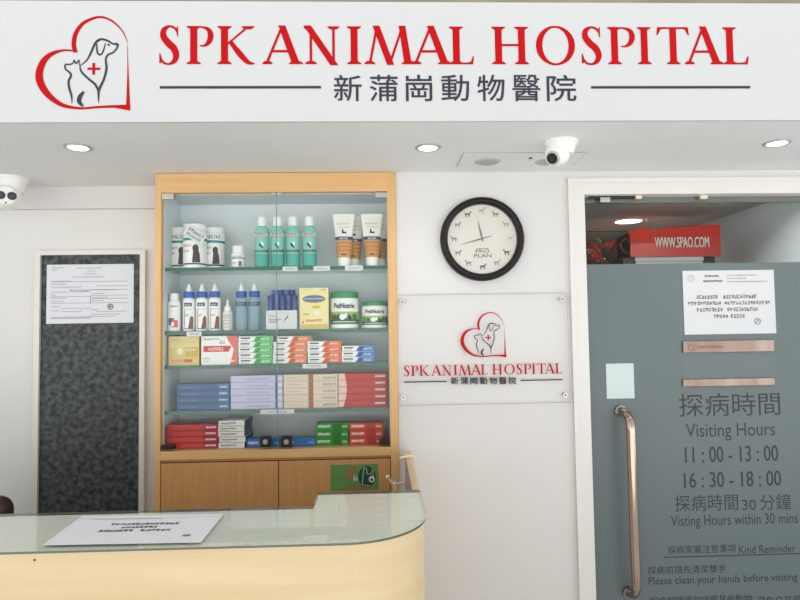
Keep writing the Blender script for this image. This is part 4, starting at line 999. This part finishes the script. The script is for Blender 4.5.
stack(3, 349.4, 382.8, 423.2, SH[5], YB0 + 0.004, 0.06, 'chew_box', 'rust red flat box in its stack of three beside the green stack', 'stacked rust red boxes', pm('rustred', (194, 66, 46)), nx(pm('rustdark', (166, 46, 34))), 0.4)

# ---- price labels on the shelf edges
for x0, x1, y0, y1, k, l in ((282.5, 297.5, 266.6, 271, 1, 'white price label on the top glass shelf under the third teal bottle'), (313.5, 330, 266.2, 270.8, 1, 'white price label on the top glass shelf between teal bottles and cream tubes'),
                             (345, 363, 265.6, 270.6, 1, 'white price label on the top glass shelf under the cream tubes'), (186.5, 201.5, 331.6, 336.4, 2, 'white price label on the second glass shelf under the white nozzle bottles'),
                             (302.5, 327, 363.8, 368.4, 3, 'white price label on the third glass shelf under the orange tablet boxes'), (260.5, 294, 409.6, 414, 4, 'long white price label on the fourth glass shelf under the lilac boxes')):
    yy = YB0 - 0.0016; w = RC(x0, y0, x1, y1, yy)
    b = B().box(w[0], w[1], yy, yy + 0.0012, w[2], w[3], M_PAPER); b.glyphs(XZ(*w, yy - 0.0003), 0.2, 0.8, 0.35, 0.65, 8, M_GREY, int(x0))
    tag(b.build('price_label', origin=(w[0], yy, w[2])), l, 'label', 'price labels on the glass shelves')

# ================================================================== RECEPTION COUNTER
zt = 1.096
yF, xR, rad = 1.300, 0.107, 0.192
def outline(off=0.0):
    pts = [(-1.75, yF + off)]
    for i in range(17):
        a = math.radians(-90 + 90 * i / 16)
        pts.append((xR - rad + (rad - off) * math.cos(a), yF + rad + (rad - off) * math.sin(a)))
    pts += [(xR - off, 1.70 - off), (-0.18 + off, 1.70 - off), (-0.18 + off, 1.572 - off), (-1.75, 1.572 - off)]
    return pts
ct = empty('reception_counter', (-0.6, 1.42, 0), 'pale maple reception counter with a rounded corner and glass top', 'counter')
b = B().prism(outline(0.006), 0.0, zt - 0.0070, M_MAPLE, 'z', smooth=False)
body = b.build('counter_body', ct)
B().prism(outline(0.004), zt - 0.0068, zt - 0.0054, mat('pale_sage_laminate', (246, 246, 235), 0.4, noise=0.02), 'z').build('counter_top', ct)
b = B().prism(outline(), zt - 0.005, zt, M_TOPGLASS, 'z', side=M_TOPEDGE); b.build('glass_top', ct)
q = P(33, 561, yF)
B().disc((q.x, yF + 0.0045, q.z), (0, 1, 0), 0.0022, 0.0022, 0.0015, M_INK, 12).build('screw_hole', ct)
# desk top behind, lower
# notice on the counter glass
c4 = [PZ(42.6, 545.3, zt), PZ(201, 542.5, zt), PZ(223.5, 514.2, zt), PZ(82, 516.4, zt)]
def ntc(u, v, h=0.0013):
    p = (c4[0] * (1 - u) + c4[1] * u) * (1 - v) + (c4[3] * (1 - u) + c4[2] * u) * v
    return (p.x, p.y, zt + h)
b = B()
lo_ = [ntc(u, v, 0.0001) for u, v in ((0, 0), (1, 0), (1, 1), (0, 1))]; hi_ = [ntc(u, v, 0.0009) for u, v in ((0, 0), (1, 0), (1, 1), (0, 1))]
b.add(lo_ + hi_, [(3, 2, 1, 0), (4, 5, 6, 7), (0, 1, 5, 4), (1, 2, 6, 5), (2, 3, 7, 6), (3, 0, 4, 7)], mat('bright_paper', (243, 244, 248), 0.5))
b.glyphs(ntc, 0.28, 0.75, 0.615, 0.68, 14, M_INK, 21, 0.2); b.glyphs(ntc, 0.38, 0.62, 0.505, 0.565, 8, M_INK, 22, 0.2); b.glyphs(ntc, 0.25, 0.48, 0.385, 0.45, 7, M_INK, 23, 0.2); b.glyphs(ntc, 0.53, 0.73, 0.385, 0.45, 6, M_INK, 24, 0.2)
b.glyphs(ntc, 0.12, 0.6, 0.84, 0.87, 24, M_GREY, 25); b.ell(ntc, 0.87, 0.22, 0.03, 0.035, M_GREY)
b.stroke(ntc, [(0.01, 0.9, 0.006), (0.3, 0.84, 0.006), (0.99, 0.9, 0.006)], M_GREY, 4)
tag(b.build('notice_sheet', origin=c4[0]), 'white printed notice sheet lying on the glass counter top', 'notice')

# ================================================================== SWING GATE + HANGER
gz = 1.1
gt = empty('swing_gate', (0.095, 2.0, 0), 'narrow light wood swing gate between counter end and white wall', 'gate')
ya, yb = 1.705, 2.226
pw = mat('gate_maple', (226, 196, 156), 0.4, rgb2=(216, 182, 138), nscale=5, stretch=(2, 1, 8))
B().box(0.0855, 0.0905, ya, yb, 0.15, gz - 0.004, mat('gate_grey_face', (172, 166, 160), 0.45, noise=0.03)).build('inner_face', gt)
B().box(0.0906, 0.1065, ya, yb, 0.15, gz, pw, 0.002).box(0.0850, 0.0906, ya, yb, gz - 0.004, gz, pw).build('gate_panel', gt)
hk = empty('gate_hook', (0.09, 2.1, gz), 'cream plastic hook strap hung over the top of the swing gate', 'hook')
Yk = 2.09
B().tube([(0.062, Yk, gz + 0.003), (0.075, Yk, gz + 0.0055), (0.09, Yk, gz + 0.008), (0.108, Yk, gz + 0.009), (0.115, Yk, gz + 0.006), (0.113, Yk, gz - 0.006)], [0.004, 0.005, 0.005, 0.005, 0.005, 0.003], M_CREAM, 10).build('strap', hk)
pts = [P(389, 477.5, 2.17), P(390.5, 481, 2.17), P(394, 483.8, 2.17), P(399, 483.5, 2.17), Vector((0.084, 2.17, P(402, 482, 2.17).z))]
b = B().tube([tuple(v[:3]) for v in smooth_path([tuple(p) for p in pts], 4)], 0.0048, M_CREAM, 10).ball(P(387.8, 477, 2.17), 0.0085, M_CREAM, 14)
hoo = b.build('hook', hk)
lp = P(395.3, 485.5, 2.17)
B().tube([(lp.x + 0.004 * math.sin(a_ * math.pi / 6), 2.165 + 0.006 * math.sin(a_ * math.pi / 6), lp.z + 0.016 * math.cos(a_ * math.pi / 6)) for a_ in range(13)], 0.0022, M_WHITE, 8).build('loop', hk)

# ================================================================== PAPERS ON WALLS / DOORS
yy = YP - 0.0012
w = RC(46.5, 264.3, 133.6, 323.2, yy); mp = XZ(*w, yy - 0.0003)
b = B().box(w[0], w[1], yy, yy + 0.001, w[2], w[3], mat('licence_paper', (222, 226, 232), 0.5, noise=0.02, nscale=9))
U = lambda x: (x - 55.) / 690.; V = lambda y: (548. - y) / 472.
def ln(x0, x1, y, n, mt=M_GREY, hh=9, sd=1): b.glyphs(mp, U(x0), U(x1), V(y + hh / 2), V(y - hh / 2), n, mt, sd)
ln(95, 190, 100, 12); ln(95, 140, 118, 6); ln(290, 490, 106, 22); ln(375, 440, 130, 7); ln(350, 450, 152, 12); ln(255, 515, 178, 26); ln(90, 250, 210, 18); ln(90, 215, 232, 14); ln(90, 330, 258, 26)
ln(235, 400, 292, 14, M_INK, 12); ln(410, 620, 282, 20); ln(90, 215, 296, 10); ln(90, 130, 320, 4); ln(415, 515, 312, 10); ln(90, 215, 344, 12); ln(415, 540, 342, 12); ln(90, 190, 370, 10); ln(415, 510, 367, 9); ln(90, 160, 412, 7); ln(170, 340, 452, 14); ln(90, 160, 446, 6); ln(400, 460, 440, 5); ln(90, 410, 506, 34, M_INK); ln(410, 640, 478, 22)
for x0, x1, y in ((90, 700, 214), (450, 700, 250), (235, 700, 280), (410, 700, 326), (90, 400, 334), (410, 700, 352), (90, 700, 386), (170, 400, 428), (450, 690, 455), (90, 600, 495)): b.rect(mp, U(x0), U(x1), V(y + 1.5), V(y - 1.5), M_GREY)
b.rect(mp, U(402), U(406), V(390), V(325), M_INK)
n = 24
for r0_, r1_ in ((24, 17),):
    o = [mp(U(561 + r0_ * math.cos(2 * math.pi * i / n)), V(418 + r0_ * math.sin(2 * math.pi * i / n))) for i in range(n)]; p_ = [mp(U(561 + r1_ * math.cos(2 * math.pi * i / n)), V(418 + r1_ * math.sin(2 * math.pi * i / n))) for i in range(n)]
    b.add(o + p_, [(i, (i + 1) % n, n + (i + 1) % n, n + i) for i in range(n)], M_INK)
b.rect(mp, U(552), U(572), V(422), V(412), M_INK); b.rect(mp, U(552), U(560), V(430), V(406), M_INK)
tag(b.build('certificate', origin=(w[0], yy, w[2])), 'white printed certificate form taped on the dark mottled panel', 'certificate')

M_NINK = mat('notice_ink', (88, 88, 92), 0.6)
yy = YG - 0.0032
w = RC(683.5, 270.3, 775, 334, yy); mp = XZ(*w, yy - 0.0004)
b = B().box(w[0], w[1], yy, yy + 0.001, w[2], w[3], M_PAPER)
U = lambda x: (x - 30.) / 730.; V = lambda y: (550. - y) / 505.
def ln(x0, x1, y, n, mt=M_NINK, hh=26, sd=1, ww=0.14): b.glyphs(mp, U(x0), U(x1), V(y + hh / 2), V(y - hh / 2), n, mt, sd, ww)
ln(205, 320, 90, 9, M_NINK, 14, 2, 0.25); ln(190, 348, 130, 13, M_NINK, 14, 3, 0.25); ln(380, 620, 85, 24, M_GREY, 9); ln(380, 535, 110, 16, M_GREY, 9); ln(380, 705, 136, 32, M_GREY, 9)
ln(132, 308, 255, 8, M_NINK, 30, 4); ln(345, 615, 255, 12, M_NINK, 30, 5); ln(62, 330, 305, 11, M_NINK, 28, 6); ln(355, 720, 305, 16, M_NINK, 26, 7); ln(132, 342, 356, 9, M_NINK, 30, 8); ln(375, 620, 356, 11, M_NINK, 30, 9); ln(265, 380, 410, 5, M_NINK, 28, 10); ln(400, 520, 410, 5, M_NINK, 28, 11)
def ring(cx, cy, ra, rb, mt):
    n = 22; o = [mp(U(cx + ra * math.cos(2 * math.pi * i / n)), V(cy + ra * math.sin(2 * math.pi * i / n))) for i in range(n)]; p_ = [mp(U(cx + rb * math.cos(2 * math.pi * i / n)), V(cy + rb * math.sin(2 * math.pi * i / n))) for i in range(n)]
    b.add(o + p_, [(i, (i + 1) % n, n + (i + 1) % n, n + i) for i in range(n)], mt)
ring(613, 452, 27, 21, M_GREY); ln(598, 628, 452, 2, M_GREY, 26); ring(96, 106, 30, 22, mat('print_pale', (190, 192, 196), 0.6)); ln(80, 112, 106, 2, mat('print_pale', (190, 192, 196), 0.6), 30)
tag(b.build('notice_sheet', origin=(w[0], yy, w[2])), 'white paper notice with lines of text taped on the glass door', 'notice')

hs = empty('sign_holder', (P(729, 386, YG).x, YG, P(729, 386, YG).z), 'empty clear sign holder with coppery top and bottom strips on the glass door', 'sign holder')
w0 = RC(682.5, 340.5, 774.5, 386.3, YG - 0.008)
B().box(w0[0], w0[1], YG - 0.004, YG - 0.0014, w0[2], w0[3], M_ACRYL).build('clear_plate', hs)
w = RC(683, 340.5, 774, 352, YG - 0.008); b = B().box(w[0], w[1], YG - 0.010, YG - 0.0042, w[2], w[3], M_MIRROR, 0.001)
mp = XZ(*w, YG - 0.0104); cpk = mat('copper_print', (150, 104, 88), 0.5)
n = 16; o = [mp(0.085 + 0.035 * math.cos(2 * math.pi * i / n), 0.45 + 0.3 * math.sin(2 * math.pi * i / n)) for i in range(n)]; p_ = [mp(0.085 + 0.025 * math.cos(2 * math.pi * i / n), 0.45 + 0.2 * math.sin(2 * math.pi * i / n)) for i in range(n)]
b.add(o + p_, [(i, (i + 1) % n, n + (i + 1) % n, n + i) for i in range(n)], cpk); b.glyphs(mp, 0.15, 0.44, 0.36, 0.58, 14, cpk, 4, 0.2)
b.build('top_strip', hs)
w = RC(683, 378.6, 774.5, 385.8, YG - 0.008); B().box(w[0], w[1], YG - 0.010, YG - 0.0042, w[2], w[3], M_MIRROR, 0.001).build('bottom_strip', hs)
w = RC(606.3, 363.5, 634, 398.5, YG - 0.0022)
tag(B().box(w[0], w[1], YG - 0.0026, YG - 0.0014, w[2], w[3], mat('pale_sticker', (206, 220, 220), 0.45, noise=0.02)).build('blank_label', origin=(w[0], YG, w[2])), 'blank pale label stuck on the glass door above the long handle', 'label')

area_light('hall_fill_light', (1.3, 2.52, ZC - 0.01), (math.radians(-25), 0, 0), 0.5, 0.12, 8.5, (1, 0.97, 0.93))  # added fill without a fixture, brightens the front of the bag
# ================================================================== THINGS IN THE HALLWAY
Yb = 3.0
w = RC(630, 229, 720.5, 256.5, Yb); zb = w[2]
sb = empty('shopping_bag', ((w[0] + w[1]) / 2, Yb + 0.12, zb), 'red shopping bag with white lettering lying on a carton behind the glass door', 'bag')
RB = mat('bag_red', (222, 40, 22), 0.3, coat=0.3); RBI = mat('bag_red_inside', (150, 30, 20), 0.5)
xl, xr, zt1, zt2 = w[0], w[1], P(640, 232, Yb).z, P(716, 224.5, Yb).z
sec = []
for i in range(13):
    f = i / 12; x = xl + (xr - xl) * f; top = zt1 + (zt2 - zt1) * f + 0.006 * math.sin(3 * f); bow = 0.012 * math.sin(math.pi * f)
    sec.append([(x, Yb, zb), (x, Yb - 0.004 - bow * 0.3, (zb + top) / 2), (x, Yb, top), (x + 0.01, Yb + 0.22, top), (x + 0.01, Yb + 0.22, zb)])
b = B(); vs = [p for s_ in sec for p in s_]
b.add(vs, [(i * 5 + j, (i + 1) * 5 + j, (i + 1) * 5 + (j + 1) % 5, i * 5 + (j + 1) % 5) for i in range(12) for j in range(5)], RB)
b.add(sec[-1], [(0, 1, 2, 3, 4)], RB)
b.build('bag_body', sb)
b = B(); b.add([(xl + 0.012, Yb + 0.004, zb + 0.003), (xl + 0.012, Yb + 0.005, zt1 - 0.003), (xl + 0.02, Yb + 0.215, zt1 - 0.003), (xl + 0.02, Yb + 0.215, zb + 0.003)], [(0, 1, 2, 3)], mat('bag_mouth_shade', (44, 18, 16), 0.6)); b.build('mouth_shade', sb)  # dark sheet inside the mouth, stands in for the bag's inner shade
# folded-out mouth: a creased flap, its lit tone painted as a brighter red
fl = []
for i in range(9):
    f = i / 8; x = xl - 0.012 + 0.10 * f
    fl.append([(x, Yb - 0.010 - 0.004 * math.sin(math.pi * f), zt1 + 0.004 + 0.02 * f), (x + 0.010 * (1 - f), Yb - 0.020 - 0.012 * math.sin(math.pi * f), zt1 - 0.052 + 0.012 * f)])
b = B(); b.add([p for s_ in fl for p in s_], [(i * 2, i * 2 + 1, i * 2 + 3, i * 2 + 2) for i in range(8)], mat('bag_red_lit', (228, 56, 32), 0.25, coat=0.4), True); b.build('open_flap', sb)
b = B(); w2 = RC(655, 237, 709, 247.5, Yb - 0.012)
b.text(XZ(*w2, Yb - 0.012), 'WWW.SPAO.COM', mat('bag_white', (236, 232, 226), 0.5), 0.004); tag(b.build('bag_lettering', sb), 'white web address')
rnd = random.Random(5)
for k in range(2):
    st0 = Vector((xl + 0.01, Yb + 0.02 + 0.12 * k, zt1 - 0.05)); pts = [st0]
    for (dx, dz) in ((-0.02, 0.02), (-0.04, 0.01), (-0.05, -0.02), (-0.03, -0.05), (0.0, -0.055)): pts.append(st0 + Vector((dx - 0.02 * k, -0.01 * k, dz)))
    B().tube([p[:3] for p in smooth_path([tuple(p) for p in pts], 4)], 0.004, RBI, 8).build('cord_handle', sb)
# tinsel / ribbon tangle
rb = B(); gold = mat('ribbon_gold', (190, 140, 60), 0.35, metal=0.4)
cc = P(617, 249, Yb)
for k in range(14):
    p0 = Vector((cc.x + rnd.uniform(-0.11, -0.03), Yb + 0.05 + rnd.uniform(-0.02, 0.1), cc.z + rnd.uniform(-0.035, 0.05))); pts = [p0]
    for i in range(4): pts.append(pts[-1] + Vector((rnd.uniform(-0.03, 0.03), rnd.uniform(-0.02, 0.02), rnd.uniform(-0.025, 0.025))))
    rb.tube([p[:3] for p in smooth_path([tuple(p) for p in pts], 4)], rnd.uniform(0.003, 0.007), RB if k % 4 else gold, 7)
tag(rb.build('ribbon', origin=(cc.x, Yb, zb)), 'tangle of red and gold ribbon at the mouth of the red bag', 'ribbon')
# cartons the bag lies on
w = RC(637, 257, 705, 300, Yb)
cm = empty('storage_carton', ((w[0] + w[1]) / 2, Yb + 0.12, w[2]), 'pale storage carton under the red bag behind the door', 'box')
B().box(w[0], w[1], Yb + 0.01, Yb + 0.24, w[2], zb - 0.0225, pm('cartonwhite', (206, 210, 206)), 0.003).build('carton_body', cm)
B().box(w[0] - 0.003, w[1] + 0.003, Yb + 0.007, Yb + 0.243, zb - 0.022, zb - 0.0005, pm('cartonlid', (216, 220, 216)), 0.003).build('carton_lid', cm)
zlow = w[2]
cu = empty('hall_cupboard', (1.2, Yb + 0.2, 0), 'dark hallway cupboard standing behind the frosted glass door', 'cupboard')
hw = mat('hall_cupboard_grey', (70, 72, 72), 0.5, noise=0.1)
B().box(0.98, 1.62, Yb - 0.03, Yb + 0.4, 0.0, zlow - 0.0005, hw, 0.004).build('cupboard_body', cu)
for a in (0.985, 1.303):
    dd = B().box(a, a + 0.312, Yb - 0.05, Yb - 0.031, 0.08, zlow - 0.02, hw, 0.003).build('cupboard_door', cu)
    B().tube([(a + (0.28 if a < 1.2 else 0.03), Yb - 0.075, 1.0), (a + (0.28 if a < 1.2 else 0.03), Yb - 0.075, 1.15)], 0.006, M_STEEL, 10).build('handle', dd)
for a, e in ((625, 636.5), (705.5, 718)):
    w = RC(a, 257.2, e, 300, Yb)
    tag(B().box(w[0], w[1], Yb + 0.02, Yb + 0.2, zlow, zb - 0.0005, pm('darkbin', (46, 48, 50)), 0.003).box(w[0] + 0.006, w[1] - 0.006, Yb + 0.015, Yb + 0.021, zlow + 0.03, zb - 0.02, pm('darkbinface', (60, 62, 64))).build('file_box', origin=(w[0], Yb, zlow)),
        'dark file box beside the pale carton under the bag%s' % (', below the ribbon' if a < 650 else ', next to the hallway wall'), 'box', 'dark file boxes')

# ================================================================== CHAIR BEHIND THE COUNTER
lea = mat('brown_leather', (62, 36, 28), 0.3, noise=0.25, nscale=14, coat=0.2)
p = P(8, 498, 2.02)
xe = p.x; zt_ = p.z
ch = empty('office_chair', (xe - 0.24, 1.95, 0), 'brown leather office chair just showing past the counter by the dark panel', 'chair')
def cushion(x0, x1, y0, y1, z0, z1, name, r=0.03):
    return B().box(x0, x1, y0, y1, z0, z1, lea, r, 5).build(name, ch)
o = B().box(xe - 0.46, xe, 1.982, 2.09, 0.52, zt_ + 0.004, lea, 0.05, 6)
for i in range(len(o.sm)): o.sm[i] = True
o.build('backrest', ch)
o = B().box(xe - 0.48, xe + 0.0, 1.58, 1.98, 0.42, 0.51, lea, 0.03, 5); o.build('seat', ch)
for a in (xe - 0.5, xe + 0.0):
    B().tube([(a, 1.96, 0.47), (a, 1.96, 0.66), (a, 1.9, 0.69), (a, 1.68, 0.69)], 0.016, M_BLK, 10).build('armrest', ch)
B().tube([(xe - 0.24, 1.78, 0.08), (xe - 0.24, 1.78, 0.42)], 0.025, M_STEEL, 14).build('gas_column', ch)
for i in range(5):
    a = 2 * math.pi * i / 5 + 0.3; ex, ey = xe - 0.24 + 0.2 * math.cos(a), 1.78 + 0.2 * math.sin(a)
    lg = B().tube([(xe - 0.24, 1.78, 0.1), (ex, ey, 0.065)], [0.022, 0.014], M_BLK, 10).build('base_leg', ch)
    B().ball((ex, ey, 0.027), 0.026, M_BLK, 12).tube([(ex, ey, 0.05), (ex, ey, 0.066)], 0.008, M_STEEL, 8).build('caster', lg)
